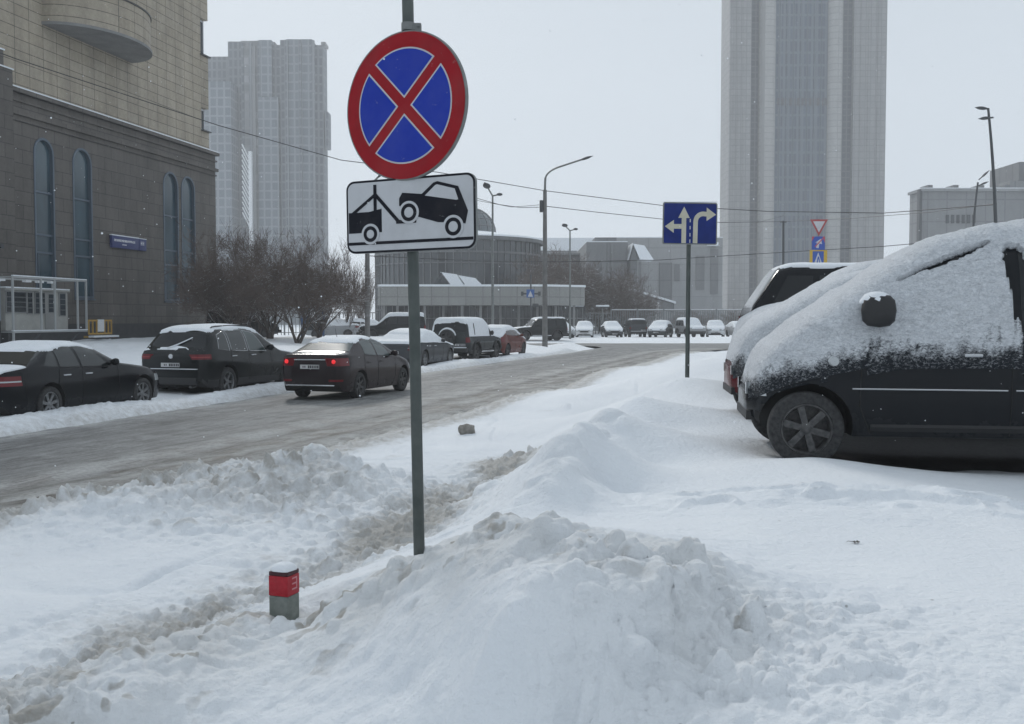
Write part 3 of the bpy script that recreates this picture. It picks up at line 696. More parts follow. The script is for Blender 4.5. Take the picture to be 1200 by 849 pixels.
def add_wheels(c,root,spokes=6,rim='alloy',wd=.21,snowy=False):
    first=True
    t0,r0=wheel_meshes(c.rw,wd,spokes,rim)
    k=0
    for s in c.wh:
        for sd in (1,-1):
            if k==0: t=t0
            else:
                t=t0.copy(); COL.objects.link(t); q=r0.copy(); COL.objects.link(q); q.parent=t
            t.parent=root; t.location=(c.x(s),sd*(c.W-wd/2-.035),c.rw); t.rotation_euler=(0,.3*k+(0 if sd>0 else 0),0 if sd>0 else math.pi); t.name='wheel'; k+=1
def mirror(c,root,s,z,m,sz=(.10,.20,.15),sides=(1,-1),body=True):
    for sd in sides:
        b=MB(); y0=float(c.Y(s,z)); n=8
        rings=[]
        for i in range(7):
            f=i/6; yy=y0+.02+sz[1]*f; k=(.45+.55*math.sin(min(1,f*1.6)*math.pi/2))*(math.sqrt(max(0.02,1-max(0,(f-.6)/.4)**2)) )
            rings.append([(c.x(s)+sz[0]*.5*k*math.copysign(abs(math.cos(t))**.7,math.cos(t))-.02*f, yy*sd, z+.05+sz[2]*.5*k*math.copysign(abs(math.sin(t))**.7,math.sin(t))) for t in [2*math.pi*j/12 for j in range(12)]])
        b.grid(np.array([r+[r[0]] for r in rings])); b.f.append(tuple(range(6*13,6*13+12))); b.m.append(0)
        b.box((c.x(s)-.03,min(y0*sd,(y0+.1)*sd)-.03,z),(c.x(s)+.02,max(y0*sd,(y0+.1)*sd)+.01,z+.04))
        b.build('mirror',m,root,smooth=True,angle=60)
def handle(c,root,s,z,m,sides=(1,-1),w=.17):
    for sd in sides:
        b=MB(); y=float(c.Y(s,z)); b.tube([(c.x(s)-w/2,(y-.01)*sd,z),(c.x(s)-w/2+.02,(y+.03)*sd,z+.004),(c.x(s)+w/2-.02,(y+.03)*sd,z+.004),(c.x(s)+w/2,(y-.01)*sd,z)],[.012,.014,.014,.012],6)
        b.build('door_handle',m,root,smooth=True)
def plate(c,root,end,z,y=0,w=.50,h=.11,off=.012):
    x=c.x(c.L)-off if end=='rear' else c.x(0)+off; sg=-1 if end=='rear' else 1
    b=MB(); b.box((x-.008,-w/2+y,z-h/2),(x+.008,w/2+y,z+h/2),1); xx=x+sg*.010
    b.add([(xx,-w/2+y+.008,z-h/2+.008),(xx,w/2+y-.008,z-h/2+.008),(xx,w/2+y-.008,z+h/2-.008),(xx,-w/2+y+.008,z+h/2-.008)],[(0,1,2,3)],0)
    random.seed(5)
    xp=-w/2+.04
    for k,wc in enumerate((.035,.03,.03,.03,.035,.035,0,.025,.025)):
        if wc:
            hh=h*.30 if k<7 else h*.2; b.box((min(xx,xx+sg*.003),y-sg*xp-wc/2,z-hh),(max(xx,xx+sg*.003),y-sg*xp+wc/2,z+hh),1)
        xp+=.047
    b.build('license_plate',[M['plate'],M['ink']],root,recalc=False)
def put(root,px_contact,py_contact,c,heading,which='rear',z=0.0,side='right',Y=None):
    """stand the car so that a wheel touches the ground at that point; heading in degrees from straight ahead towards the right"""
    p=G(px_contact,py_contact,z); th=R(heading); h=Vector((math.sin(th),math.cos(th),0)); r=Vector((math.cos(th),-math.sin(th),0))
    wb=(c.wh[1]-c.wh[0])/2; o=p-r*(c.W-.1)*(1 if side=='right' else -1)+h*(wb if which=='rear' else -wb)
    root.location=(o.x,o.y,z); root.rotation_euler=(0,0,math.pi/2-th); return o
P_={}
P_['black']=paint('black_paint',(.006,.0075,.010),.0,FILM=.10)
P_['black2']=paint('dark_graphite_paint',(.016,.018,.019),.03)
P_['brown']=paint('dark_plum_paint',(.020,.013,.015),.02)
P_['grey']=paint('grey_paint',(.05,.054,.06),.03)
P_['green']=paint('dark_green_paint',(.035,.04,.042),.12)
P_['rust']=paint('red_brown_paint',(.13,.032,.024),.07)
P_['navy']=paint('navy_paint',(.012,.016,.028),.05)
P_['silver']=paint('silver_paint',(.30,.31,.32),.06)
P_['white']=paint('white_car_paint',(.6,.61,.62),.0)
P_['red']=paint('dark_red_paint',(.10,.006,.009),.0)
def seams(c,root,lines): return c.side_line('door_gap',lines[0],M['under'],root) if len(lines)==1 else [c.side_line('door_gap',l,M['under'],root) for l in lines]
# ---- saloon, cropped by the left edge of the picture
def saloon(name,label,paint_m,kind=0,group=None,heavy=False,lit=False,detail=True,glass='glass_mid'):
    root=empty(name,label=label,cat='car',group=group)
    if kind==0:   # long saloon
        c=Car(4.82,1.83,[(0,.50),(.03,.66),(.12,.76),(.6,.90),(1.45,1.0),(1.55,1.02),(2.2,1.36),(2.6,1.45),(3.1,1.455),(3.55,1.38),(4.25,1.06),(4.35,1.045),(4.74,1.0),(4.8,.93),(4.82,.86)],
              [(0,.58),(.3,.72),(1.3,.91),(4.2,.98),(4.82,.86)],zb=.20,wheels=(.86,3.71),rw=.33,tum=.40,nose=.22,tail=.16,nr=.8,tr=.6)
        ws=(1.56,2.28,3.38,4.22); win=[[(1.98,.96),(2.78,.98),(2.84,1.37),(2.38,1.33)],[(2.86,.98),(3.42,1.0),(3.42,1.34),(2.92,1.37)],[(3.47,1.0),(3.86,1.03),(3.66,1.21),(3.47,1.32)]]
        doors=[[(1.72,.95),(1.70,.5),(1.82,.26)],[(2.82,.97),(2.82,.26)],[(3.45,.99),(3.5,.7),(3.32,.42),(3.2,.26)]]; mz=.98; ms=1.92
    else:         # compact saloon with a high tail
        c=Car(4.37,1.70,[(0,.46),(.03,.62),(.12,.72),(.4,.83),(1.05,.98),(1.15,1.01),(1.85,1.38),(2.3,1.47),(2.8,1.47),(3.2,1.40),(3.83,1.12),(3.95,1.09),(4.28,1.07),(4.34,1.02),(4.37,.9)],
              [(0,.52),(.3,.70),(1.1,.90),(4.1,1.02),(4.37,.92)],zb=.19,wheels=(.83,3.40),rw=.31,tum=.40,nose=.24,tail=.15,nr=.75,tr=.6)
        ws=(1.16,1.92,3.03,3.80); win=[[(1.62,.95),(2.38,.99),(2.44,1.38),(2.0,1.34)],[(2.46,.99),(3.1,1.04),(3.12,1.34),(2.52,1.385)]]
        doors=[[(1.38,.92),(1.38,.45),(1.5,.25)],[(2.42,.98),(2.42,.25)],[(3.15,1.03),(3.2,.75),(3.05,.45),(2.95,.25)]]; mz=.97; ms=1.60
    c.body('body',paint_m,root); g=M[glass]
    c.top_patch('windshield',ws[0],ws[1],.34,g,root,q0b=.55); c.top_patch('rear_window',ws[2]+.03,ws[3]-.02,.55,g,root,q0b=.40)
    for q in win: c.side_patch('side_window',q,g,root)
    add_wheels(c,root,7 if kind==0 else 6,'alloy' if kind==0 else 'alloy_dark')
    mirror(c,root,ms,mz,paint_m)
    if detail:
        seams(c,root,doors)
        for q in win[:2]: c.side_line('window_trim',[(q[0][0],q[0][1]-.012),(q[1][0],q[1][1]-.012)],M['black'],root,w=.008)
        for d in doors[1:]: handle(c,root,d[0][0]-.18,.84,M['chrome'] if kind==0 else paint_m)
    zl=.80 if kind==0 else .86
    if kind==0: c.corner_patch('tail_light',.71,.88,4.46,.60,M['red_lens'],root,taper=.06); c.corner_patch('light_strip',.775,.80,4.47,.61,M['clear_lens'],root,off=.012,nz=3)
    else:
        c.corner_patch('tail_light',.80,.98,4.02,.44,M['red_lens'],root,taper=-.06)
        c.corner_patch('fog_light',.44,.49,4.22,.48,M['red_lens'],root)
    if lit:
        for sd in (1,-1):
            b=MB(); b.lathe([(.001,-.022),(.03,-.022),(.045,-.015),(.052,0)],16,(c.x(c.L)-.004,sd*.60,.90),axis='x'); b.build('brake_light',M['red_lit'],root,smooth=True)
    c.corner_patch('headlight',.58,.72,.42,.42,M['clear_lens'],root,end='front')
    b=MB(); b.box((c.x(0)-.02,-.38,.50),(c.x(0)+.012,.38,.66)); [b.box((c.x(0)+.012,-.37,.51+.035*i),(c.x(0)+.022,.37,.52+.035*i)) for i in range(5)]; b.build('grille',M['black'],root)
    plate(c,root,'rear',.78 if kind else .62); plate(c,root,'front',.36)
    b=MB(); xr=c.x(c.L); b.box((xr-.03,-.62,.335),(xr+.05,.62,.37)); b.box((xr-.014,-.40,.93 if kind else .80),(xr+.02,.40,.955 if kind else .82)); b.build('bumper_trim',M['chrome'] if kind else M['black'],root,bevel=.006)
    return root,c
def antenna(c,root,s,h=.22):
    b=MB(); z=float(c.zt(s)); b.tube([(c.x(s),0,z),(c.x(s)-.10,0,z+h)],[.007,.003],6); b.build('antenna',M['black'],root)
H1=15
r,c=saloon('parked_sedan','black saloon cut off by the left edge, seen from its right rear','' or P_['black'],0,'cars parked along the kerb')
put(r,57,495,c,H1-1); c.snow(r,snow_fn(.018,0,0,.0,car=c,seed=3)); c.snow(r,lambda s,y,z,nz:np.where((s>4.28)&(nz>.6)&(np.abs(y)>.2),.02,-1)*1.0,name='snow_cover')
# ---- large estate-like SUV
def suv():
    root=empty('parked_suv',label='dark SUV with snowy roof and a snow-caked rear wiper, second car from the left',cat='car',group='cars parked along the kerb')
    c=Car(4.75,1.93,[(0,.58),(.03,.75),(.12,.88),(.5,1.0),(1.2,1.08),(1.32,1.13),(2.0,1.60),(2.4,1.70),(2.9,1.73),(3.9,1.70),(4.22,1.62),(4.52,1.24),(4.64,1.14),(4.72,1.08),(4.75,.95)],
          [(0,.6),(.3,.85),(1.3,1.0),(3.6,1.08),(4.75,1.06)],zb=.26,wheels=(.90,3.75),rw=.36,tum=.30,nose=.20,tail=.14,nr=.7,tr=.5)
    m=P_['black2']; c.body('body',m,root,M['black'],.42)
    c.top_patch('windshield',1.34,2.05,.34,M['glass_dark'],root,q0b=.5); c.top_patch('rear_window',4.27,4.56,.52,M['glass_dark'],root,q0b=.34)
    for q in ([(1.98,1.06),(2.78,1.09),(2.80,1.60),(2.36,1.52)],[(2.86,1.09),(3.58,1.12),(3.60,1.60),(2.88,1.61)],[(3.66,1.12),(4.12,1.16),(4.02,1.50),(3.68,1.59)]):
        c.side_patch('side_window',q,M['glass_pale'] if q[0][0]<2.8 else M['glass_mid'],root)
        c.side_line('window_trim',[q[0],q[1],q[2],q[3],q[0]],M['chrome'],root,w=.007,n=6)
    seams(c,root,[[(1.78,1.03),(1.74,.6),(1.8,.38)],[(2.82,1.08),(2.82,.38)],[(3.62,1.11),(3.62,.85),(3.42,.55),(3.3,.38)]])
    for s in (2.62,3.5): handle(c,root,s,.98,M['chrome'])
    add_wheels(c,root,5,'alloy',.25); mirror(c,root,1.95,1.10,m,(.12,.22,.17))
    c.corner_patch('tail_light',.93,1.05,4.46,.58,M['red_lens'],root,taper=-.07); c.corner_patch('light_strip',.975,.995,4.50,.58,M['red_lens2'],root,off=.012,nz=3); c.corner_patch('headlight',.72,.88,.5,.42,M['clear_lens'],root,end='front')
    for sd in (1,-1):
        b=MB(); s=np.linspace(2.1,4.1,14); y,z=c.up(s,np.full(14,.62)); pts=[(c.x(a),yy*sd,zz+(.045 if 0<i<13 else -.01)) for i,(a,yy,zz) in enumerate(zip(s,y,z))]
        b.tube(pts,.016,6); b.build('roof_rail',M['black'],root,smooth=True)
    plate(c,root,'rear',.80,w=.52); plate(c,root,'front',.45)
    xr=c.x(c.L); b=MB(); b.box((xr-.05,-.75,.66),(xr+.06,.75,.70)); b.build('bumper',m,root,bevel=.015); b=MB(); b.box((xr-.058,-.74,.70),(xr+.03,.74,.715)); sn=b.build('snow_ledge',M['snow'],root,bevel=.006)
    b=MB(); 
    for i in range(12):
        pass
    f=np.linspace(0,1,8); ss=4.60-.22*f; yy=.18-.55*f; zz=c.zt(ss)+.02; b.tube([(c.x(a)-.02,y,z) for a,y,z in zip(ss,yy,zz)],.016,6); b.build('wiper',M['snow'],root,smooth=True,)
    b=MB(); b.lathe([(.001,-.012),(.05,-.012),(.06,0)],20,(xr,0,1.0),axis='x'); b.build('emblem',M['chrome'],root,smooth=True)
    for yy in (-.55,.55):
        b=MB(); b.tube([(xr+.15,yy,.30),(xr-.03,yy,.29)],.035,12); b.build('exhaust_pipe',M['alloy_dark'],root,smooth=True)
    b=MB(); b.box((xr-.02,-.7,.34),(xr+.1,.7,.50)); b.build('bumper_trim',M['black'],root,bevel=.02)
    c.snow(root,snow_fn(.035,.015,0,car=c,seed=5)); return root,c
r,c=suv(); put(r,266,465,c,H1+2)
# ---- moving saloon with its brake lights on
r,c=saloon('driving_sedan','dark saloon with lit brake lights driving on the slushy road',P_['brown'],1,None,lit=True,glass='glass_pale'); put(r,420,467,c,H1+2)
antenna(c,r,3.0); c.snow(r,snow_fn(.012,0,0,0,car=c,seed=8,rough=.9))
# ---- grey saloon under snow
r,c=saloon('parked_sedan','dark grey saloon with thick snow on roof and glass, just past the sign post',P_['grey'],0,'cars parked along the kerb',detail=True); put(r,526,428,c,H1+1,which='front')
c.snow(r,snow_fn(.07,.0,.06,.05,car=c,seed=11,side=.03))
# ---- boxy off-roader with a spare wheel on its tail
def boxy(name,label,m,group='cars parked along the kerb',spare=True,sf=None,far=False,rake=0):
    root=empty(name,label=label,cat='car',group=group)
    c=Car(4.55,1.90,[(0,.70),(.03,.92),(.12,1.02),(.5,1.10),(1.25,1.14),(1.32,1.18),(1.85,1.72),(2.1,1.86),(2.5,1.90),(4.2-rake,1.90),(4.42-rake,1.84),(4.52,1.2),(4.55,1.0)],
          [(0,.8),(.3,.98),(1.3,1.10),(4.55,1.12)],zb=.36,wheels=(.85,3.60),rw=.40,tum=.16,n=7,nose=.12,tail=.06,nr=.4,tr=.25)
    c.body('body',m,root,M['black'],.5)
    c.top_patch('windshield',1.34,1.95,.30,M['glass_dark'],root,q0b=.4); c.top_patch('rear_window',4.43-rake*.93,4.50,.45,M['glass_dark'],root)
    for q in ([(1.85,1.17),(2.6,1.17),(2.6,1.70),(2.15,1.70)],[(2.68,1.17),(3.45,1.17),(3.45,1.70),(2.68,1.70)],[(3.55,1.17),(4.30-rake*.2,1.17),(4.22-rake*.8,1.70),(3.55,1.70)]): c.side_patch('side_window',q,M['glass_dark'],root)
    seams(c,root,[[(1.7,1.1),(1.7,.5)],[(2.64,1.15),(2.64,.5)],[(3.5,1.15),(3.5,.9),(3.2,.5)]])
    add_wheels(c,root,6,'alloy_dark',.26); mirror(c,root,1.8,1.2,M['black'],(.1,.2,.22))
    c.corner_patch('tail_light',.86,1.08,4.44,.76,M['red_lens'],root); c.corner_patch('headlight',.82,.98,.12,.6,M['clear_lens'],root,end='front')
    for sd in (1,-1):
        b=MB(); b.box((c.x(3.05),sd*c.W-.08*(sd>0)-.02,.40),(c.x(1.4),sd*c.W+.08*(sd<0)+.10*sd*0+.02,.46)); b.build('side_step',M['chrome'],root,bevel=.01)
    for s in c.wh:
        for sd in (1,-1):
            b=MB(); pts=[(c.x(s)+math.cos(t)*(c.rw+.09),sd*(c.W+.005),c.rw+.01+math.sin(t)*(c.rw+.09)) for t in np.linspace(.15,math.pi-.15,14)]; b.tube(pts,.035,6); b.build('wheel_flare',M['black'],root,smooth=True)
    xr=c.x(c.L); b=MB(); b.box((xr-.14,-.85,.46),(xr+.05,.85,.62)); b.build('bumper',M['black'],root,bevel=.03); b=MB(); b.box((xr-.13,-.80,.62),(xr+.0,.80,.66)); b.build('snow_ledge',M['snow'],root,bevel=.015)
    b=MB(); b.box((c.x(0)-.05,-.85,.46),(c.x(0)+.12,.85,.64)); b.build('bumper',M['black'],root,bevel=.03)
    plate(c,root,'rear',.75,y=-.5)
    if spare:
        t,rr=wheel_meshes(.38,.22,6,'alloy_dark'); t.name='spare_wheel'; t.parent=root; t.location=(xr-.13,0.05,1.05); t.rotation_euler=(0,0,math.pi/2)
        b=MB(); b.tube([(xr-.12+.0,.05+.40*math.cos(t_),1.05+.40*math.sin(t_)) for t_ in np.linspace(.3,math.pi-.3,16)],[.03+.03*math.sin(k/15*math.pi) for k in range(16)],8); b.build('snow_cover',M['snow'],root,smooth=True)
    if sf: c.snow(root,sf(c))
    return root,c
r,c=boxy('parked_offroader','tall boxy dark off-roader with snow-topped spare wheel on its tail',P_['green'],sf=lambda c:snow_fn(.06,.04,.04,car=c,seed=13,side=.012)); put(r,557,424,c,H1+3)
# ---- rounded hatchback
def hatch(name,label,m,group='cars parked along the kerb',sf=None,glass='glass_dark',W=1.75,high=1.56):
    root=empty(name,label=label,cat='car',group=group); k=high/1.56
    c=Car(4.1,W,[(0,.52),(.03,.68),(.12,.80),(.4,.93),(.9,1.04),(1.0,1.08),(1.6,1.42*k),(2.0,1.54*k),(2.5,1.56*k),(3.3,1.50*k),(3.62,1.40*k),(3.95,1.10),(4.06,1.0),(4.1,.8)],
          [(0,.56),(.3,.80),(1.0,.97),(3.6,1.06),(4.1,.95)],zb=.22,wheels=(.82,3.37),rw=.33,tum=.36,nose=.24,tail=.18,nr=.7,tr=.6)
    c.body('body',m,root)
    c.top_patch('windshield',1.02,1.68,.34,M[glass],root,q0b=.5); c.top_patch('rear_window',3.64,3.93,.5,M[glass],root,q0b=.4)
    for q in ([(1.5,1.02),(2.25,1.06),(2.28,1.44*k),(1.9,1.40*k)],[(2.33,1.06),(3.1,1.09),(3.05,1.38*k),(2.36,1.44*k)],[(3.16,1.09),(3.5,1.12),(3.4,1.28*k),(3.16,1.36*k)]): c.side_patch('side_window',q,M[glass],root)
    seams(c,root,[[(1.3,.95),(1.3,.5),(1.4,.26)],[(2.29,1.05),(2.29,.26)],[(3.12,1.08),(3.1,.7),(2.9,.3)]])
    add_wheels(c,root,5,'alloy_dark'); mirror(c,root,1.45,1.02,m)
    c.corner_patch('tail_light',.78,.98,3.85,.5,M['red_lens'],root); c.corner_patch('headlight',.62,.80,.45,.4,M['clear_lens'],root,end='front')
    b=MB(); b.box((c.x(0)-.02,-.45,.32),(c.x(0)+.012,.45,.46)); b.build('grille',M['black'],root); plate(c,root,'rear',.6); plate(c,root,'front',.5)
    if sf: c.snow(root,sf(c))
    return root,c
r,c=hatch('parked_hatchback','rounded red-brown hatchback parked ahead of the tall off-roader',P_['rust'],sf=lambda c:snow_fn(.05,.02,.03,car=c,seed=17)); put(r,594,419.5,c,H1+3)
# ---- van with one curved line from nose to roof, right foreground
def minivan(name,label,m,seed,heavy=True,near=False,group=None,top=None):
    root=empty(name,label=label,cat='car',group=group)
    c=Car(4.80,1.86,top or [(0,.50),(.015,.62),(.085,.79),(.19,.91),(.47,1.12),(.88,1.41),(1.23,1.65),(1.40,1.76),(1.58,1.84),(1.92,1.93),(2.3,1.98),(4.0,1.98),(4.4,1.9),(4.65,1.4),(4.77,1.05),(4.80,.8)],
          [(0,.50),(.1,.64),(.3,.78),(.6,.88),(1.2,1.04),(4.8,1.08)],zb=.25,wheels=(.45,3.23),rw=.305,tum=.26,n=5.5,nose=.34,tail=.08,nr=.8,tr=.3,sig=.05)
    c.body('body',m,root)
    c.top_patch('windshield',.62,1.45,.36,M['glass_dark'],root,q0b=.5); c.top_patch('rear_window',4.42,4.66,.45,M['glass_dark'],root)
    for q in ([(1.07,1.10),(1.98,1.10),(2.0,1.76),(1.62,1.70)],[(2.10,1.10),(3.1,1.10),(3.1,1.78),(2.12,1.78)],[(3.2,1.10),(4.3,1.10),(4.2,1.76),(3.2,1.78)]): c.side_patch('side_window',q,M['glass_dark'],root)
    for l in ([(.98,1.0),(.87,.82),(.86,.5),(.95,.27)],[(2.02,1.08),(2.02,.27)],[(3.12,1.08),(3.12,.7),(2.9,.3)]): c.side_line('door_gap',l,M['under'],root,w=.006,off=-.001)
    for s in (1.72,2.20): handle(c,root,s,.91,M['chrome'])
    c.side_line('side_moulding',[(.80,.640),(1.99,.636)],M['chrome'],root,w=.006,off=.003); c.side_line('side_moulding',[(2.05,.636),(3.0,.634)],M['chrome'],root,w=.006,off=.003)
    c.side_line('sill_trim',[(.95,.33),(2.9,.33)],M['black'],root,w=.05,off=-.03)
    add_wheels(c,root,6,'alloy_dark',.20)
    mirror(c,root,.97,1.22,M['black'],(.27,.24,.27))
    c.corner_patch('headlight',.56,.66,.14,.45,M['clear_lens'],root,end='front',off=.002); c.corner_patch('tail_light',.9,1.3,4.65,.7,M['red_lens'],root)
    for sd in (1,-1):
        b=MB(); y=float(c.Y(.66,.86)); b.lathe([(.001,.022*sd),(.035,.020*sd),(.05,0)],14,(c.x(.66),sd*y,.86)); b.build('side_marker',M['clear_lens'],root,smooth=True)
    b=MB(); b.box((c.x(0)-.05,-.5,.34),(c.x(0)+.004,.5,.42)); b.build('grille',M['black'],root)
    def fn(s,y,z,nz):
        n=fbm(s*2.4+seed,z*4+y*1.5,4,seed); n2=fbm(s*9+seed,z*13+y*4,3,seed+2); n3=fbm(s*24,z*40+y*12,3,seed+3)
        top=.035*sm(.35,.85,nz)
        line=np.interp(s,[0,.25,.5,.75,1.0,1.4,2.1,3,4.75],[.56,.68,.74,.80,.83,.84,.84,.86,.88])+.03*n
        a=sm(0,.38,z-line); a0=(z>line-.06)
        t=.005+.026*a*(1+.6*n)+(.010*n2+.008*n3)*sm(0,.2,z-line)
        gr_=lambda d,w:np.exp(-(d/w)**2)
        sd_=(np.abs(y)>.45); t=t-.012*gr_(z-1.07,.018)*sd_*(s>1.05)-.010*gr_(s-np.interp(z,[.8,1.1,1.5],[.87,1.0,1.13]),.014)*sd_*(z<1.5)-.012*gr_(s-2.06-(z-1.5)*-.1,.016)*sd_+.012*gr_(z-1.78-.08*n,.03)*(s>1.7)*sd_
        hole=np.exp(-(((s-2.10-(z-1.55)*-.14)/.085)**4+((z-1.56)/.21)**4))*(y>0 if near else 1)
        t=t+top*(1+.25*n)+.016*np.exp(-((nz-.45)/.3)**2)*(z>1.1)*(1+.5*n)
        t=np.where(hole>.35+.25*n3,-1,t)
        zl=np.interp(s,[1.15,1.38,1.62,1.90],[1.47,1.59,1.68,1.79]); gap=(np.abs(z-zl)<np.interp(s,[1.15,1.32,1.6,1.95],[.003,.014,.024,.008]))&(s>1.18)&(s<1.90)&(np.abs(y)>.3)
        t=np.where(gap,-1,t)
        return np.where(a0,np.maximum(t,.004)*(t>-.5)+(t<=-.5)*-1,-1)
    c.snow(root,fn,step=.018 if near else .05,m=M['frost'],qn=60 if near else 20,low=.62,s0=.02)
    for sd in (1,-1):      # snow on the mirrors
        y=float(c.Y(.97,1.25)); b=MB(); cx=c.x(.97); Pm=[]
        for i in range(13):
            f=i/12; r_=math.sin(f*math.pi)**.5 if 0<f<1 else 0
            Pm.append([(cx+.14*r_*math.cos(t)-.01, sd*(y+.010+.245*f), 1.315+.03*r_+.08*r_*max(-.05,math.sin(t))) for t in np.linspace(-.3,math.pi+.3,18)])
        b.grid(np.array(Pm))
        for v_i,v in enumerate(b.v): nn=float(fbm(v[0]*12,v[1]*12+v[2]*9,3,3))*.022; b.v[v_i]=(v[0],v[1],v[2]+nn)
        b.build('snow_cover',M['snow'],root,smooth=True,angle=180)
    return root,c
def put_wheel(root,c,px,Y,z,yaw):
    """nose to the left, near front wheel centred on px at distance Y; yaw turns the nose away"""
    a=math.pi-R(yaw); lx,ly=c.x(c.wh[0]),c.W-.13; X=(px-600)/F*Y
    root.rotation_euler=(0,0,a); root.location=(X-(lx*math.cos(a)-ly*math.sin(a)),Y-(lx*math.sin(a)+ly*math.cos(a)),z)
GC='vehicles in the snowy car park'
r,c=minivan('parked_minivan','black minivan in the right foreground with snow stuck all over its upper half',P_['black'],2,near=True,group=GC); put_wheel(r,c,945,8.42,.675,8)
r,c=minivan('parked_minivan','dark red van with a snow-covered nose, behind the black minivan',P_['red'],5,group=GC,top=[(0,.55),(.02,.74),(.10,.93),(.34,1.13),(.62,1.27),(.89,1.44),(1.12,1.56),(1.36,1.64),(1.62,1.70),(2.2,1.74),(4.0,1.72),(4.4,1.6),(4.65,1.2),(4.8,.8)]); put_wheel(r,c,911,11.0,.70,6.5)
r,c=minivan('parked_minivan','snow-covered vehicle between the dark red van and the black SUV',P_['silver'],9,group=GC,top=[(0,.6),(.02,.93),(.12,1.09),(.45,1.25),(.8,1.34),(1.06,1.44),(1.28,1.60),(1.45,1.74),(1.68,1.84),(2.0,1.90),(4.0,1.90),(4.4,1.8),(4.65,1.3),(4.8,.8)]); put_wheel(r,c,906,13.7,.74,6.5)
r,c=boxy('parked_offroader','black SUV with bare dark windows, farthest in the right car park row',P_['black'],'vehicles in the snowy car park',spare=False,rake=.34,sf=lambda c:snow_fn(.02,.03,0,car=c,seed=19,rough=.6))
r.rotation_euler=(0,0,R(-7)); r.location=((886-600)/F*16.3+2.33,17.0,.82); r.scale=(1,1,1.03)
# ---- far rows
def simple_far(kind,label,m,px,py,z,head,seed,grp):
    lab=label
    sfh=lambda c:snow_fn(.09,.06,.05,car=c,seed=seed)
    if kind=='hatch': r,c=hatch('parked_hatchback',lab,m,grp,sf=sfh)
    elif kind=='suv': r,c=boxy('parked_suv',lab,m,grp,spare=False,sf=sfh)
    elif kind=='sedan':
        r,c=saloon('parked_sedan',lab,m,1,grp); c.snow(r,sfh(c))
    elif kind=='van':
        r,c=boxy('parked_van',lab,m,grp,spare=False,sf=lambda c:snow_fn(.05,.02,0,car=c,seed=seed))
    p=G(px,py,z); r.location=p; r.rotation_euler=(0,0,R(head)); return r
GR='cars in the row across the junction'
def far(kind,label,m,px,Y,head,seed,z=.13,grp=GR,sc=1.0):
    r=simple_far(kind,label,m,600,500,0,head,seed,grp); p=D(px,400,Y); r.location=(p.x,Y,z); r.scale=(sc,sc,sc)
far('hatch','silver hatchback with a snowy bonnet, just left of the short twin lamp',P_['silver'],655,92,-70,21)
far('sedan','white saloon facing the street, first right of the short twin lamp',P_['white'],685,97,-95,22)
far('sedan','low dark saloon with a snowy bonnet, beside the grey upright van',P_['grey'],717,97,-88,23)
far('van','grey upright van without snow on its sides, in the far row',P_['grey'],744,99,92,24,sc=.92)
far('hatch','dark hatchback with snow-covered windscreen behind the snow heap',P_['green'],774,97,-110,25)
far('suv','pale off-roader with a wide snowy roof beside the lane-sign post',P_['silver'],809,97,-82,26,sc=.95)
far('hatch','hatchback wholly under snow, right of the lane-sign post',P_['white'],838,98,-100,27)
far('sedan','snowy saloon half hidden by the red van nose',P_['white'],866,98,-85,28)
far('van','long dark vehicle behind the tall concrete lamp post',P_['black2'],630,84,-160,29,z=.1)
GL='cars behind the bare trees'
far('suv','dark off-roader behind the pole of the no-stopping sign',P_['black2'],459,70,-175,31,z=.35,grp=GL)
far('sedan','snowy saloon right of the blue bus shelter',P_['silver'],388,84,-165,32,z=.35,grp=GL)
far('hatch','snow-topped hatchback between two snowy saloons behind the trees',P_['white'],407,90,-160,33,z=.35,grp=GL)
far('sedan','dark saloon with snowy roof nearest the left concrete lamp post',P_['grey'],424,94,-165,34,z=.35,grp=GL)

far('van','dark van parked behind the clump of bare trees',P_['black2'],285,66,20,41,z=.55,grp=GL)
# ------------------------------------------------------------------ materials of the buildings
def cladding(name,c1,c2,mortar,bw,bh,ms=.012,offset=0.0,rough=.6,stain=.35,bump=.25,sc=1.0):
    m=mat(name,c1,rough,0,.4); t=NT(m); tc=t.n('ShaderNodeTexCoord'); s=t.n('ShaderNodeSeparateXYZ'); t.l(tc.outputs['Object'],s.inputs[0])
    cb=t.n('ShaderNodeCombineXYZ'); t.l(t.math('ADD',s.outputs[0],s.outputs[1]),cb.inputs[0]); t.l(s.outputs[2],cb.inputs[1])
    br=t.n('ShaderNodeTexBrick'); br.offset=offset; br.offset_frequency=2; br.squash=1
    for k,v in (('Scale',sc),('Mortar Size',ms),('Brick Width',bw),('Row Height',bh),('Bias',0.0),('Mortar Smooth',.3)): br.inputs[k].default_value=v
    br.inputs['Color1'].default_value=(*c1,1); br.inputs['Color2'].default_value=(*c2,1); br.inputs['Mortar'].default_value=(*mortar,1)
    t.l(cb.outputs[0],br.inputs['Vector'])
    v=t.coord('Object',(1,1,.25)); n=t.noise(v,.9,6,.65); n2=t.noise(t.coord('Object'),5,5,.6)
    dk=t.ramp(n,[(.35,1-stain),(.65,1.0)]); mm=t.n('ShaderNodeMix'); mm.data_type='RGBA'; mm.blend_type='MULTIPLY'; mm.inputs[0].default_value=1
    t.l(br.outputs['Color'],mm.inputs[6]); t.l(dk,mm.inputs[7])
    c=t.mix(t.math('MULTIPLY',t.ramp(n2,[(.45,0),(.75,1)]),.18),mm.outputs[2],tuple(min(1,x*1.9) for x in c1))
    t.out(c,None,t.bump(br.outputs['Fac'],-bump if False else bump,.01)); return m
M['granite']=cladding('weathered_granite_cladding',(.105,.094,.083),(.138,.124,.110),(.050,.046,.043),1.25,.68,.024,.5)
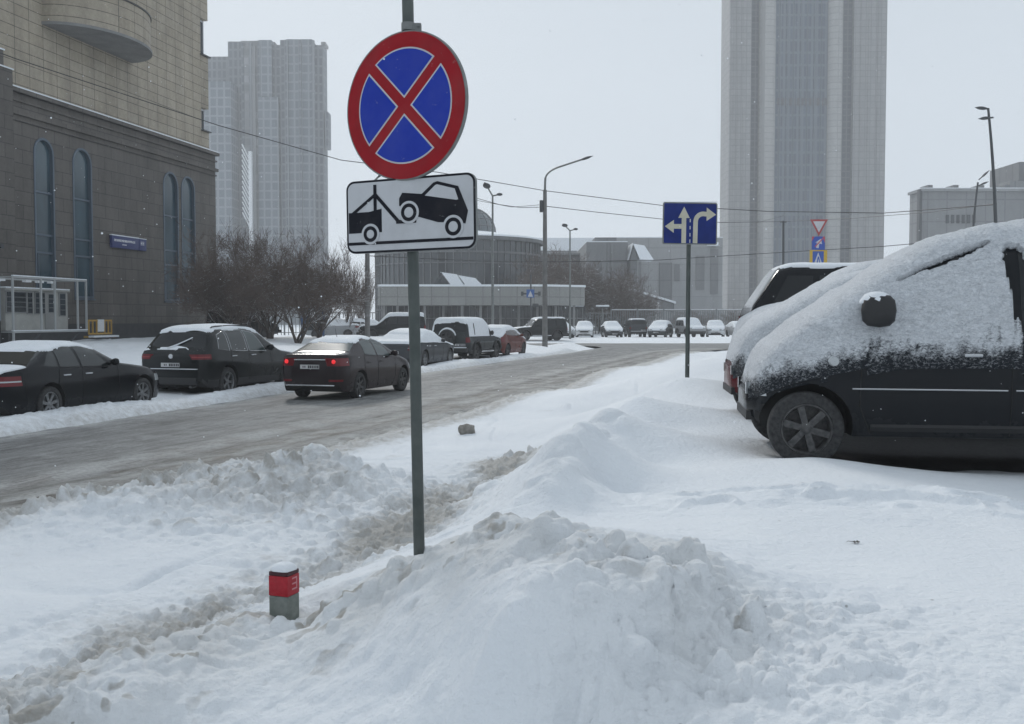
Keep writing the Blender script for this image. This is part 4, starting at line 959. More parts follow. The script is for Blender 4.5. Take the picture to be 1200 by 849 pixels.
M['plinth']=mottled('polished_dark_plinth',(.022,.022,.023),(.04,.04,.042),3,.4)
M['beige']=cladding('beige_stone_tiles',(.37,.32,.245),(.41,.36,.285),(.11,.10,.08),1.08,.56,.022,0.0,.6,.30)
M['frame_blue']=mat('blue_grey_window_frame',(.085,.115,.15),.45,.2)
M['frame_white']=mat('white_window_frame',(.55,.57,.6),.45)
def winglass(name,c1,c2,sc=.5):
    m=mat(name,c1,.12,0,.7); t=NT(m); t.out(t.ramp(t.noise(t.coord('Object',(1,1,.5)),sc,3),[(.4,c1),(.65,c2)])); return m
M['pane']=winglass('teal_window_glass',(.022,.048,.065),(.045,.085,.11))
M['pane_dark']=winglass('dark_glazing',(.012,.016,.02),(.035,.045,.055))
M['concrete']=mottled('pale_concrete',(.20,.20,.20),(.27,.27,.265),1.2,.8)
M['concrete_dark']=mottled('lamp_concrete',(.13,.128,.125),(.2,.196,.19),3,.85)
M['steel']=mottled('grey_galvanised_steel',(.16,.17,.165),(.24,.25,.245),9,.5,.1,.003,.3)
M['steel_dark']=mat('dark_steel',(.06,.065,.07),.5,.3)
M['mesh_grey']=mat('grey_fence_paint',(.15,.16,.165),.6)
M['cable']=mat('black_cable',(.03,.03,.032),.6)
FX,FY=-24.5,49.0; FA=math.atan2(.979,.203)
def floc(x,out,z): return Vector((FX+.203*x+.979*out, FY+.979*x-.203*out, z))
def boolcut(o,cutters):
    bpy.context.view_layer.update()
    for cb in cutters:
        c_=cb.build('cutter',M['under'],o.parent); md=o.modifiers.new('b','BOOLEAN'); md.operation='DIFFERENCE'; md.object=c_; md.solver='EXACT'
    dg=bpy.context.evaluated_depsgraph_get(); me=bpy.data.meshes.new_from_object(o.evaluated_get(dg)); cs=[m.object for m in o.modifiers]
    o.modifiers.clear(); ms=list(o.data.materials); old=o.data; o.data=me; bpy.data.meshes.remove(old)
    while len(me.materials)<len(ms): me.materials.append(None)
    for i,m in enumerate(ms): me.materials[i]=m
    for p in me.polygons: p.material_index=0
    for c_ in cs: bpy.data.objects.remove(c_)
def arch_pts(x0,x1,z0,z1,y,n=14,ins=0.0):
    x0+=ins;x1-=ins;z0+=ins;z1-=ins; r=(x1-x0)/2; cx=(x0+x1)/2
    return [(x0,y,z0),(x1,y,z0)]+[(cx+r*math.cos(t),y,z1-r+r*math.sin(t)) for t in np.linspace(0,math.pi,n)]
def left_building():
    root=empty('corner_building',(FX,FY,0),FA,'large building with dark granite lower floors, beige tiles above and a rounded balcony','building')
    wins=[(-12.5,-11),(-8.5,-7.0),(2.74,4.22),(5.86,7.45),(14.83,16.50),(16.98,18.6)]
    b=MB(); b.box((-16,0,0),(21.45,14,13.1)); w=b.build('lower_wall',M['granite'],root)
    cuts=[MB().prism(arch_pts(a,c_,3.05,11.0,-.5),(0,.9,0)) for a,c_ in wins]; boolcut(w,cuts)
    for a,c_ in wins:
        fr=MB(); o_=arch_pts(a,c_,3.05,11.0,-.03,14,-.06); i_=arch_pts(a,c_,3.05,11.0,-.03,14,.06); n=len(o_)
        for k in range(n):
            k2=(k+1)%n; q=[o_[k],o_[k2],i_[k2],i_[k]]; fr.prism(q,(0,.20,0))
        for z,h in ((8.3,.09),(6.15,.10),(5.25,.10)): fr.box((a+.05,.06,z-h/2),(c_-.05,.16,z+h/2))
        fr.box((a+.30,.09,3.1),(a+.36,.15,5.2))
        f=fr.build('window',M['frame_blue'],root); p=MB(); p.prism(arch_pts(a,c_,3.05,11.0,.145,14,.0),(0,.05,0)); p.build('pane',M['pane'],f)
        s=MB(); s.box((a-.12,-.10,2.90),(c_+.12,.1,2.965)); s.build('sill',M['frame_blue'],f)
    b=MB(); b.box((-16,-.06,0),(21.51,0,1.62)); b.box((21.45,0,0),(21.51,14,1.62)); b.build('plinth',M['plinth'],root)
    b=MB()
    for z0,z1,o in ((12.92,13.12,.22),(12.50,12.60,.10),(11.85,12.05,.16),(11.55,11.63,.08)): b.box((-16,-o,z0),(21.45+o,-.002,z1)); b.box((21.452,0,z0),(21.45+o,14,z1))
    b.build('cornice',M['granite'],root)
    b=MB(); b.box((-16,-.24,13.122),(21.69,.29,13.19)); b.build('snow_ledge',M['snow'],root,bevel=.02)
    b=MB(); b.box((-16,.3,13.1),(21.2,14,40)); uw=b.build('upper_wall',M['beige'],root)
    boolcut(uw,[MB().box((20.2,-1,19.5),(22,1.6,21.9)),MB().box((20.2,-1,14.5),(22,1.6,16.0)),MB().box((-1.6,-1,14.9),(.15,1,24)),MB().box((5.6,-1,19.2),(10.4,1,21.9)),MB().box((-9,-1,19),(-5,1,21.6))])
    for x0,x1,z0,z1 in ((20.25,21.1,19.55,21.85),(20.25,21.1,14.55,15.95),(-1.55,.1,14.95,23.9),(5.65,10.35,19.25,21.85),(-8.95,-5.05,19.05,21.55)):
        f=MB(); yy=.55
        f.box((x0,yy,z0),(x1,yy+.1,z0+.09)); f.box((x0,yy,z1-.09),(x1,yy+.1,z1)); f.box((x0,yy,z0),(x0+.08,yy+.1,z1)); f.box((x1-.08,yy,z0),(x1,yy+.1,z1))
        nx=int((x1-x0)/1.2)
        for k in range(1,nx+1): xx=x0+(x1-x0)*k/(nx+1); f.box((xx-.04,yy+.01,z0+.09),(xx+.04,yy+.09,z1-.09))
        fo=f.build('window',M['frame_white'],root); p=MB(); p.box((x0+.02,yy+.06,z0+.02),(x1-.02,yy+.075,z1-.02)); p.build('pane',M['pane_dark'],fo)
        s=MB(); s.box((x0-.12,.12,z0-.13),(x1+.14,.54,z0-.05)); s.build('sill',M['steel_dark'],fo)
    # rounded balcony
    def arc(a,bb,z,n=30,c_=8.0): return [(c_+a*math.cos(t),.3-bb*math.sin(t),z) for t in np.linspace(math.pi,0,n)]
    b=MB(); P=np.array([arc(4,2.8,17.05),arc(4,2.8,18.85),arc(3.8,2.6,18.85),arc(3.8,2.6,17.4)]); b.grid(P); bo=b.build('balcony',M['beige'],root,smooth=True)
    b=MB(); pa=arc(4.08,2.88,16.9); b.prism(pa,(0,0,.149)); b.build('balcony_slab',M['concrete'],bo)
    b=MB(); P=np.array([arc(4.06,2.86,18.851),arc(4.06,2.86,18.93),arc(3.74,2.54,18.93),arc(3.74,2.54,18.851),arc(4.06,2.86,18.851)]); b.grid(P); b.build('coping',M['plinth'],bo)
    # projecting pier at the left
    b=MB(); b.box((-7,-.55,0),(.55,-.003,13.75)); b.box((-7,-.35,13.752),(.2,.29,14.6)); b.build('pier',M['granite'],root)
    b=MB(); b.box((-7,-.60,13.752),(.60,-.36,13.81)); b.box((-7,-.40,14.602),(.25,.25,14.67)); b.build('snow_ledge',M['snow'],root)
    # lower outer sill of snow
    return root
left_building()
def nameplate():
    root=empty('street_nameplate',floc(10.8,.02,6.25),FA,'blue street nameplate with pale lettering fixed to the granite wall','sign')
    b=MB(); b.box((-1.75,-.16,-.34),(.95,0,.34)); b.box((1.0,-.16,-.34),(1.75,0,.34)); b.build('panel',mat('nameplate_blue',(.018,.03,.14),.4),root,bevel=.02)
    b=MB(); x=-1.55
    random.seed(3)
    for k in range(19):     # a long street name, too small to read in the photograph
        w=random.choice((.07,.085,.095)); 
        b.box((x,-.166,.02),(x+.022,-.161,.15)); b.box((x+w-.022,-.166,.02),(x+w,-.161,.15)); b.box((x+.022,-.166,random.choice((.02,.075,.128))),(x+w-.022,-.161,random.choice((.04,.095,.15)))); x+=w+.032
    for k in range(5): b.box((-.75+k*.09,-.166,-.16),(-.69+k*.09,-.161,-.10))
    for k in range(2): b.box((1.15+k*.2,-.166,-.04),(1.18+k*.2,-.161,.2)); b.box((1.25+k*.2,-.166,-.04),(1.28+k*.2,-.161,.2)); b.box((1.18+k*.2,-.166,.06),(1.25+k*.2,-.161,.10))
    b.build('lettering',M['white_paint'],root)
    b=MB(); b.box((-1.77,-.17,.342),(.97,.0,.40)); b.box((.99,-.17,.342),(1.77,0,.38)); b.build('snow_cap',M['snow'],root,bevel=.015)
nameplate()
def booth():
    root=empty('guard_booth',floc(-2.5,2.67,.85),FA,'cream guard cabin with barred windows standing inside a pale steel cage','booth')
    b=MB(); W_,D_=5.4,1.9; z0,z1=.48,2.96
    for x in (0,W_): 
        for y in (0,D_): b.box((x-.04,y-.04,(-.1 if x==0 and y==0 else z0)),(x+.04,y+.04,z1))
    for x in (1.95,2.95,4.7): b.box((x-.05,-.03,z0),(x+.05,.03,z1))
    for y in (0,D_): b.box((0,y-.04,z1-.08),(W_,y+.04,z1)); b.box((0,y-.05,z0-.08),(W_,y+.05,z0))
    for x in (0,W_): b.box((x-.03,0,z1-.07),(x+.03,D_,z1-.01)); b.box((x-.03,0,z0-.07),(x+.03,D_,z0-.01))
    b.build('cage',mat('pale_cage_paint',(.36,.37,.37),.5),root)
    cr=mottled('cream_cabin_panel',(.30,.30,.28),(.38,.375,.35),2,.6)
    b=MB(); b.box((.08,.45,z0+.02),(4.55,1.8,z1-.62)); cab=b.build('cabin',cr,root)
    b=MB(); b.box((.02,.35,z1-.615),(4.62,1.85,z1-.53)); rf=b.build('roof',cr,root); b=MB(); b.box((.02,.35,z1-.528),(4.62,1.85,z1-.47)); b.build('snow_cover',M['snow'],rf,bevel=.02)
    for x0,x1,za,zb in ((.12,.42,1.35,2.25),(.6,1.4,1.35,2.25),(1.55,1.85,1.3,2.25),(2.1,2.35,1.3,2.25),(2.5,2.75,1.3,2.25),(3.05,3.45,1.35,2.2),(3.9,4.3,1.2,2.25)):
        f=MB(); f.box((x0-.05,.40,za-.05),(x1+.05,.449,zb+.05)); 
        w=f.build('window',M['concrete'],root); g=MB(); g.box((x0,.385,za),(x1,.398,zb)); g.build('pane',M['pane_dark'],w)
        g=MB(); 
        for k in range(1,4): zz=za+(zb-za)*k/4; g.box((x0,.37,zz-.012),(x1,.383,zz+.012))
        g.build('bars',M['steel'],w)
    b=MB(); b.box((2.8,.41,.55),(3.6,.448,2.32)); d=b.build('door',mat('cabin_door',(.25,.25,.24),.6),root)
    b=MB()
    for x in (.5,2.3,3.2,4.1): b.box((x-.2,.9,z1-.2),(x+.2,1.1,z1-.1))
    l=b.build('lamp',M['white_paint'],root)
    b=MB(); b.box((0,-.06,z1+.002),(W_,.06,z1+.045)); b.box((-.05,-.07,z0+.002),(W_,.06,z0+.035)); b.build('snow_ledge',M['snow'],root)
    for pp in ([(1.9,0,z0-.06),(1.5,.2,-.1)],[(4.9,0,z0-.06),(4.5,.3,-.1)],[(0,D_,z0-.05),(0,D_,-.2)],[(W_,D_,z0-.05),(W_,D_,-.2)]): b=MB(); b.tube(pp,.04,6); b.build('brace',M['steel_dark'],root)
    b=MB(); b.box((.3,.5,-.2),(4.4,1.7,z0)); b.build('base',M['plinth'],root)
booth()
def board():
    root=empty('hoarding_board',floc(-5.2,2.2,.8),FA,'blank blue-grey board at the left edge beside the caged cabin','board')
    b=MB(); b.box((-1.2,-.04,1.0),(2.45,.04,2.75)); b.build('panel',mottled('blue_grey_board',(.20,.235,.27),(.25,.28,.31),1.5,.6),root)
    b=MB(); b.box((-1.2,-.02,-.2),(2.45,.06,.99)); b.build('skirt',M['plinth'],root)
    b=MB(); b.box((-1.2,-.06,2.752),(2.45,.05,2.79)); b.build('snow_ledge',M['snow'],root)
board()
def barrier():
    root=empty('crowd_barrier',floc(5.2,1.2,.9),FA,'low yellow barrier with white centre panel in front of the granite wall','barrier')
    b=MB(); y=mat('yellow_paint',(.45,.27,.05),.5)
    for z in (.15,.85): b.box((0,-.03,z),(2.1,.03,z+.09))
    for x in (0,.35,.7,1.4,1.75,2.04): b.box((x,-.03,.24),(x+.07,.03,.85))
    b.build('frame',y,root)
    b=MB(); b.box((.8,-.04,.3),(1.36,.02,.95)); b.build('panel',M['white_paint'],root)
    for x in (.1,1.9):
        b=MB(); b.box((x,-.35,-.02),(x+.08,.35,.08)); b.build('foot',y,root)
    b=MB(); b.box((-.1,-.4,.0),(2.2,-.05,.10)); b.build('snow_ledge',M['snow'],root,bevel=.04)
barrier()
def camera_fixture():
    root=empty('security_camera',floc(-1.55,.7,5.1),FA,'small dark camera bracket on the granite pier at the left edge','camera')
    b=MB(); b.box((-.3,.0,.3),(.3,.18,.42)); b.build('bracket',M['steel_dark'],root)
    for x in (-.2,.45):
        b=MB(); b.lathe([(.001,-.3),(.12,-.3),(.12,.1),(.001,.14)],12,(x,-.1,.15)); b.build('housing',M['steel_dark'],root,smooth=True)
camera_fixture()
# ------------------------------------------------------------------ far blocks
def pxbox(b,p0,p1,yt,Y,dep,zb=-.5,m=0,z1=None):
    """box whose front face spans p0..p1 in width at distance Y"""
    x0=(p0-600)/F*Y; x1=(p1-600)/F*Y; z=D(600,yt,Y).z if z1 is None else z1
    b.box((x0,Y,zb),(x1,Y+dep,z),m); return x0,x1,z
def facade(name,c,cw,dark,bw,bh,ms): return cladding(name,c,cw,dark,bw,bh,ms,0.0,.7,.15,.1)
M['res1']=facade('panel_facade_windows',(.06,.075,.095),(.10,.115,.135),(.185,.20,.215),1.7,3.0,.42)
M['res2']=facade('lighter_facade_windows',(.095,.12,.145),(.15,.175,.20),(.24,.26,.28),2.4,3.0,.35)
M['res3']=facade('balcony_strip',(.10,.105,.11),(.30,.31,.32),(.20,.205,.21),3.6,3.0,.45)
def far_tower():
    Y=350; o=D(320,374,Y); root=empty('residential_tower',(o.x,Y,0),0,'tall grey residential tower with stepped roof, fading in the haze at the left','building')
    X=lambda p:(p-600)/F*Y-o.x; Z=lambda y:D(600,y,Y).z
    for k,(p0,p1,yt,y0,dep,m,yb) in enumerate([(236,281,102,-8,12,'res2',None),(240,272,63,4,9,'res1',None),(270,287,48,1,9,'res1',None),(287,308,49,-1,9,'res3',None),(308,323,49,-2.0,9,'res2',115),(308,331,116,-3.0,10,'res2',None),(323,333,53,0,8,'res1',None),(333,341,49,-2,9,'res1',None),(341,371,50,-4,10,'res2',None),(371,382,54,-1,7,'res1',None),(383.5,387,132,-1.5,6,'res1',174)]):
        b=MB(); b.box((X(p0),y0,(-.5 if yb is None else Z(yb))),(X(p1),y0+dep,Z(yt))); b.build('wing',M[m],root)
    b=MB()
    for p in (276,312,318,352,362,377): b.box((X(p),3,Z(50)),(X(p+5),9,Z(46.5)))
    b.build('roof_plant',M['concrete'],root)
    b=MB(); b.box((X(302),-10,-.5),(X(305.5),-8.4,Z(183))); b.build('fin',M['white_paint'],root)
    b=MB()
    for k in range(14):
        z=Z(268-k*6); b.tube([(X(301.5),-9,z),(X(294),-9,z+4.5)],.22,4)
    b.build('stair_lattice',M['white_paint'],root)
    b=MB()
    for p in (288,297,307,341,356,371): 
        b.box((X(p),-5.2 if p>340 else -2.3,0),(X(p)+.9,-4.0 if p>340 else -1.0,Z(52)))
    b.build('rib',M['res1'],root)
    b=MB(); b.box((X(291),-1.9,10),(X(304),-1.1,Z(56))); b.build('balcony_column',M['res3'],root)
far_tower()
M['gz_wall']=facade('pale_stone_panels',(.25,.25,.25),(.29,.29,.285),(.17,.17,.17),1.5,1.8,.10)
M['gz_pier']=facade('pale_stone_pier',(.34,.335,.325),(.38,.375,.36),(.24,.24,.235),3.0,1.8,.12)
M['gz_glass']=facade('blue_grey_tower_glazing',(.03,.05,.08),(.065,.10,.145),(.12,.15,.18),1.35,3.6,.40)
M['gz_dark']=facade('recessed_dark_glazing',(.03,.04,.05),(.06,.07,.085),(.10,.11,.12),1.35,1.8,.2)
def office_tower():
    Y=300; o=D(938,374,Y); root=empty('office_tower',(o.x,Y,0),0,'very tall pale stone tower with blue-grey glass strips, its top beyond the picture','building')
    X=lambda p:(p-600)/F*Y-o.x; T=126
    def part(nm,p0,p1,y0,y1,m,t=T):
        b=MB(); b.box((X(p0),y0,-.5),(X(p1),y1,t)); return b.build(nm,M[m],root)
    part('wall',852,877,0,12,'gz_wall'); part('wall',996,1034,0,12,'gz_wall')
    part('glazing',877.2,888,2.5,11,'gz_dark'); part('glazing',906.2,967,1.2,11,'gz_glass'); part('glazing',984.2,996,1.6,11,'gz_dark')
    for p0,p1 in ((888.2,906),(967.2,984)):
        b=MB(); cx=(X(p0)+X(p1))/2; r=(X(p1)-X(p0))/2; pts=[(cx+r*math.cos(t),1.0-1.9*math.sin(t),-.5) for t in np.linspace(0,math.pi,12)]+[(X(p0),11,-.5),(X(p1),11,-.5)]
        b.prism(pts,(0,0,T+.5)); b.build('pier',M['gz_pier'],root,smooth=True)
    b=MB()
    for p in (912,920,928,936,944,952,960): b.box((X(p)-.15,.75,0),(X(p)+.15,1.19,T-2))
    b.build('mullion',M['gz_glass'],root)
    b=MB()
    for p in (857,862,868,1004,1013,1024): b.box((X(p)-.12,-.25,0),(X(p)+.12,-.003,T))
    b.build('rib',M['gz_wall'],root)
    b=MB(); z=D(600,118,Y).z; 
    for k in range(13): b.box((X(909)+k*1.15,.9,z-1.2),(X(909)+k*1.15+.7,1.18,z+.9))
    b.build('vent_row',M['steel_dark'],root)
    b=MB(); b.box((X(836),-6,-.5),(X(1060),-.6,D(600,362,Y).z)); b.build('podium',M['gz_wall'],root)
office_tower()
M['far_grey']=facade('far_grey_panels',(.215,.22,.225),(.25,.255,.26),(.17,.175,.18),3.0,3.4,.12)
M['far_mid']=facade('far_mid_panels',(.15,.155,.16),(.18,.185,.19),(.12,.125,.13),2.2,3.0,.15)
M['far_pale']=facade('far_pale_panels',(.275,.28,.285),(.31,.315,.32),(.23,.235,.24),4.0,3.0,.1)
def block(name,label,parts,Y,px):
    o=D(px,374,Y); root=empty(name,(o.x,Y,0),0,label,'building'); 
    for nm,p0,p1,yt,yb,dy,dep,m in parts:
        Yf=Y+dy; x0=(p0-600)/F*Yf-o.x; x1=(p1-600)/F*Yf-o.x; z1=D(600,yt,Yf).z; z0=-.5 if yb is None else D(600,yb,Yf).z
        b=MB(); b.box((x0,dy,z0),(x1,dy+dep,z1)); b.build(nm,M[m],root)
    return root,o
def side_office():
    block('flat_roofed_building','low grey flat-roofed building right of the pale tower',
      [('wall',1078,1300,224,None,0,5,'far_grey'),('roof_edge',1077,1300,221,224.2,-.4,5.6,'far_pale'),('upper_wall',1180,1320,212,221,1,4,'far_grey'),('penthouse',1190,1320,190,212.2,5,10,'far_mid'),('corner_post',1075,1078,222,None,-.3,1,'steel_dark')]
      +[('window',1106+i*6.2,1109.6+i*6.2,252,262,-.12,.1,'pane_dark') for i in range(6)]+[('roof_vent',1084+i*30,1090+i*30,217,221,1,3,'far_mid') for i in range(4)]
      +[('snow_cover',1077,1300,220.2,221,-.4,5.6,'snow')],160,1130)
side_office()
block('grey_block_building','plain grey windowless block with a small snowy dome, middle distance',
   [('wall',687,735,284,None,0,22,'far_grey'),('snow_cover',687,735,282.8,284,0,22,'snow'),('stair_slit',700,705,308,345,-.15,.1,'far_mid'),('corner_pier',716,719,286,None,-.3,.29,'far_grey'),('roof_house',697,722,278.5,283,6,8,'far_mid')],150,711)
block('long_grey_hall','long pale industrial hall with dark slits below a flat roof, behind the lane sign',
   [('wall',722,846,279,None,0,30,'far_pale'),('snow_cover',722,846,278,279,0,30,'snow')]+[('slit',p,p+w,y0,y1,-.2,.15,'far_mid') for p,w,y0,y1 in ((748,3,300,335),(772,15,308,352),(790,6,310,330),(815,10,300,340),(832,9,292,345))]
   +[('awning',829,841,284,288,-1.5,1.4,'snow')],190,785)
block('low_wall_building','low dark hall to the left of the grey block, under a white snowfield roof',
   [('wall',610,700,299,None,0,18,'far_mid'),('cornice',608,701,297,299.2,-.3,18.6,'far_grey')],165,655)
block('snow_roof_hall','distant hall seen only as a broad white snowy roof',
   [('wall',560,700,294,None,0,18,'far_grey'),('snow_cover',560,700,279,294.2,0,18,'snow')],230,640)
def gable_shed(name,label,px0,px1,ya,ye,Y,dep,wallm,zb=-.5,axis=1):
    """a roof whose gable faces left/towards the viewer"""
    o=D(px0,374,Y); root=empty(name,(o.x,Y,0),0,label,'building'); w=(px1-px0)/F*Y; ze=D(600,ye,Y).z; za=D(600,ya,Y).z
    b=MB(); b.prism([(0,0,zb),(dep,0,zb),(dep,0,ze),(dep/2,0,za),(0,0,ze)],(0,w,0)); 
    b=MB(); g=w*.28; 
    b.prism([(0,0,zb),(g,0,zb),(g,0,ze),(g/2,0,za-.15),(0,0,ze)],(0,dep,0)); b.build('wall',M[wallm],root)
    r=MB(); r.prism([(g/2-.1,-.2,za),(g+w*.10,-.2,ze+.1),(w,dep*.3,ze+.1),(w*.62,dep*.3,za-.1)],(0,dep*.7,0)); r.prism([(g/2-.1,-.2,za),(-.2,-.2,ze),(-.2,-.2,ze+.15),(g/2-.1,-.2,za+.15)],(0,dep,0)); r.build('snow_roof',M['snow'],root)
    return root
gable_shed('gabled_shed','white snowy gable roof rising over the grey hall, just right of the grey block',738,768,286,305,148,6,'far_mid')
def gallery():
    Y=140; a=D(733,338,Y); b_=D(790,356,Y); root=empty('covered_gallery',(a.x,Y,0),0,'sloping covered gallery with snow on its roof, descending to the right','building')
    d=(b_-a); b=MB(); 
    b.prism([(0,0,a.z-1.6),(d.x,0,b_.z-1.2),(d.x,0,b_.z),(0,0,a.z)],(0,3,0)); b.build('wall',M['far_mid'],root)
    b=MB(); b.prism([(-.2,-.2,a.z),(d.x+.2,-.2,b_.z),(d.x+.2,-.2,b_.z+.28),(-.2,-.2,a.z+.3)],(0,3.4,0)); b.build('snow_cover',M['snow'],root)
    for px,y0 in ((756,349),(771,353)):
        p=D(px,y0,Y); b=MB(); b.tube([(p.x-a.x,-.3,p.z-.2),(p.x-a.x-.5,-.3,-.5)],.16,6); b.build('support',M['white_paint'],root)
gallery()
def rotunda():
    Y=142; o=D(537,374,Y); r=11.3; root=empty('rotunda_building',(o.x,Y,0),0,'round dark glass building with a snowy roof and small glazed dome','building')
    T=12.0
    b=MB(); b.lathe([(r,-.5),(r,T)],72,(0,0,0),'z'); b.build('glazing',M['pane_round'],root,smooth=True)
    b=MB(); b.lathe([(r+.25,T),(r+.45,T),(r+.45,T+.5),(r-2,T+.5)],72,(0,0,0),'z'); b.lathe([(r+.02,T-1.65),(r+.18,T-1.65),(r+.18,T-1.4),(r+.02,T-1.4)],72,(0,0,0),'z'); b.build('cornice',M['far_mid'],root,smooth=True,angle=30)
    b=MB(); b.lathe([(r+.5,T+.50),(r+.35,T+.72),(6,T+1.6),(3.4,T+1.9),(.01,T+2)],72,(0,0,0),'z'); b.build('snow_cover',M['snow'],root,smooth=True)
    b=MB()
    for k in range(72):
        t=2*math.pi*k/72; b.box((r-.02,-.06,0),(r+.12,.06,T-.02),0,Matrix.Rotation(t,4,'Z'))
    for z in (3,6,9): b.lathe([(r+.02,z),(r+.14,z),(r+.14,z+.15),(r+.02,z+.15)],72,(0,0,0),'z')
    b.build('mullion',M['far_mid'],root)
    dr=3.3; dc=((553-537)/F*Y,0,T+1.5)
    b=MB(); b.lathe([(dr*math.cos(t),3.6*math.sin(t)) for t in np.linspace(0,math.pi/2-.02,10)],28,dc,'z'); dm=b.build('dome',M['pane_pale'],root,smooth=True)
    b=MB()
    for k in range(16):
        t=2*math.pi*k/16; b.tube([(dc[0]+dr*1.01*math.cos(f)*math.cos(t),dr*1.01*math.cos(f)*math.sin(t),dc[2]+3.63*math.sin(f)) for f in np.linspace(0,math.pi/2,8)],.07,4)
    for f in (.3,.6,.9,1.2): b.tube([(dc[0]+dr*1.01*math.cos(f)*math.cos(t),dr*1.01*math.cos(f)*math.sin(t),dc[2]+3.63*math.sin(f)) for t in np.linspace(0,2*math.pi,25)],.07,4)
    b.build('dome_rib',M['far_mid'],dm)
M['pane_round']=winglass('dark_curtain_wall',(.03,.038,.045),(.06,.07,.08),.15)
M['pane_pale']=winglass('pale_dome_glass',(.10,.12,.13),(.2,.22,.23),.5)
rotunda()
def canopy():
    Y=108; o=D(566,374,Y); root=empty('entrance_pavilion',(o.x,Y,0),0,'long low pavilion with a pale flat canopy in front of the round glass building','building')
    X=lambda p,y=Y:(p-600)/F*y-o.x; Z=lambda v,y=Y:D(600,v,y).z
    b=MB(); b.prism([(X(443),0,Z(358)),(X(640),0,Z(358)),(X(687),2.5,Z(358)),(X(687),14,Z(358)),(X(443),14,Z(358))],(0,0,Z(336)-Z(358))); b.build('canopy',M['canopy'],root)
    b=MB(); b.prism([(X(443),-.1,Z(336)),(X(640),-.1,Z(336)),(X(687)+.1,2.4,Z(336)),(X(687),14,Z(336)),(X(443),14,Z(336))],(0,0,.22)); b.build('snow_cover',M['snow'],root)
    b=MB(); b.box((X(443),6,-.5),(X(690),14,Z(358))); b.build('glass_wall',M['pane_dark'],root)
    for p in (449,465,481,497,518,541,563,586,608,630,652,674):
        b=MB(); b.box((X(p)-.12 if p!=583 else X(p)-.25,.6 if p%2 else 2.0,-.5),(X(p)+.14,.9 if p%2 else 2.3,Z(358)-.01)); b.build('column',M['concrete'],root)
    b=MB(); 
    for k in range(34): x=X(445)+k*.66; b.box((x-.03,5.9,0),(x+.03,5.99,Z(358)-.02))
    b.box((X(443),5.88,1.9),(X(690),5.98,2.0)); b.build('mullion',M['far_grey'],root)
    # gabled skylights
    g=MB(); gx0,gx1=X(507),X(527); g.prism([(gx0,.5,Z(352)),(gx1,.5,Z(352)),(gx1,.5,Z(334)),((gx0+gx1)/2,.5,Z(321)),(gx0,.5,Z(334))],(0,3,0)); g.build('gable',M['pane_dark'],root)
    s=MB(); s.prism([((gx0+gx1)/2,.3,Z(319)),(X(529),.3,Z(335)),(X(544),.3,Z(335)),(X(535),.3,Z(321.5))],(0,3.6,0)); s.prism([(X(537),.3,Z(322.5)),(X(546),.3,Z(335)),(X(566),.3,Z(335)),(X(557),.3,Z(326))],(0,3.6,0)); s.build('snow_roof',M['snow'],root)
    for p in (648,676,706):
        pass
M['canopy']=facade('canopy_fascia',(.26,.262,.25),(.29,.29,.28),(.17,.17,.165),1.8,2.1,.05)
canopy()
def yard_lamp(px,label):
    Y=112; p=D(px,361,Y); root=empty('yard_lamp',(p.x,Y,0),0,label,'lamp','low yard lamps along the fence')
    b=MB(); b.tube([(0,0,-.3),(0,0,p.z)],.06,8); b.build('pole',M['steel'],root)
    b=MB(); b.box((-.7,-.3,p.z),(.7,.3,p.z+.12)); b.build('head',M['steel_dark'],root); b=MB(); b.box((-.72,-.32,p.z+.121),(.72,.32,p.z+.3)); b.build('snow_cap',M['snow'],root,bevel=.06)
yard_lamp(676,'snow-capped low yard lamp nearest the tall twin lamp'); yard_lamp(706,'snow-capped low yard lamp below the grey block')
def fence(name,label,p0,p1,Y,yt,sp=.26,wd=.10,rail=True,ps=3.0):
    a=(p0-600)/F*Y; b_=(p1-600)/F*Y; z=D(600,yt,Y).z; root=empty(name,(a,Y,0),0,label,'fence'); L=b_-a
    b=MB(); n=int(L/sp)
    for k in range(n): b.box((k*sp,-.02,.1),(k*sp+wd,.02,z-.12))
    b.build('slats',M['mesh_grey'],root)
    b=MB(); b.box((0,-.05,z-.12),(L,.05,z-.02)); b.build('top_rail',M['concrete'],root); b=MB(); b.box((0,-.05,.35),(L,.05,.43)); b.build('lower_rail',M['mesh_grey'],root)
    if rail: b=MB(); b.box((0,-.06,z-.018),(L,.06,z+.03)); b.build('snow_ledge',M['snow'],root)
    for k in range(int(L/ps)+1):
        b=MB(); b.box((k*ps-.08,-.09,-.3),(k*ps+.08,.03,z+.06)); b.build('post',M['mesh_grey'],root)
fence('slat_fence','tall grey slatted fence behind the row of cars, right of the grey block',716,885,117,363)
fence('slat_fence','lower grey slatted fence in front of the pavilion',598,715,116,366.5,.3,.12,False)
fence('mesh_fence','thin grey fence behind the bare trees at the left',205,443,112,366,.4,.08,False)
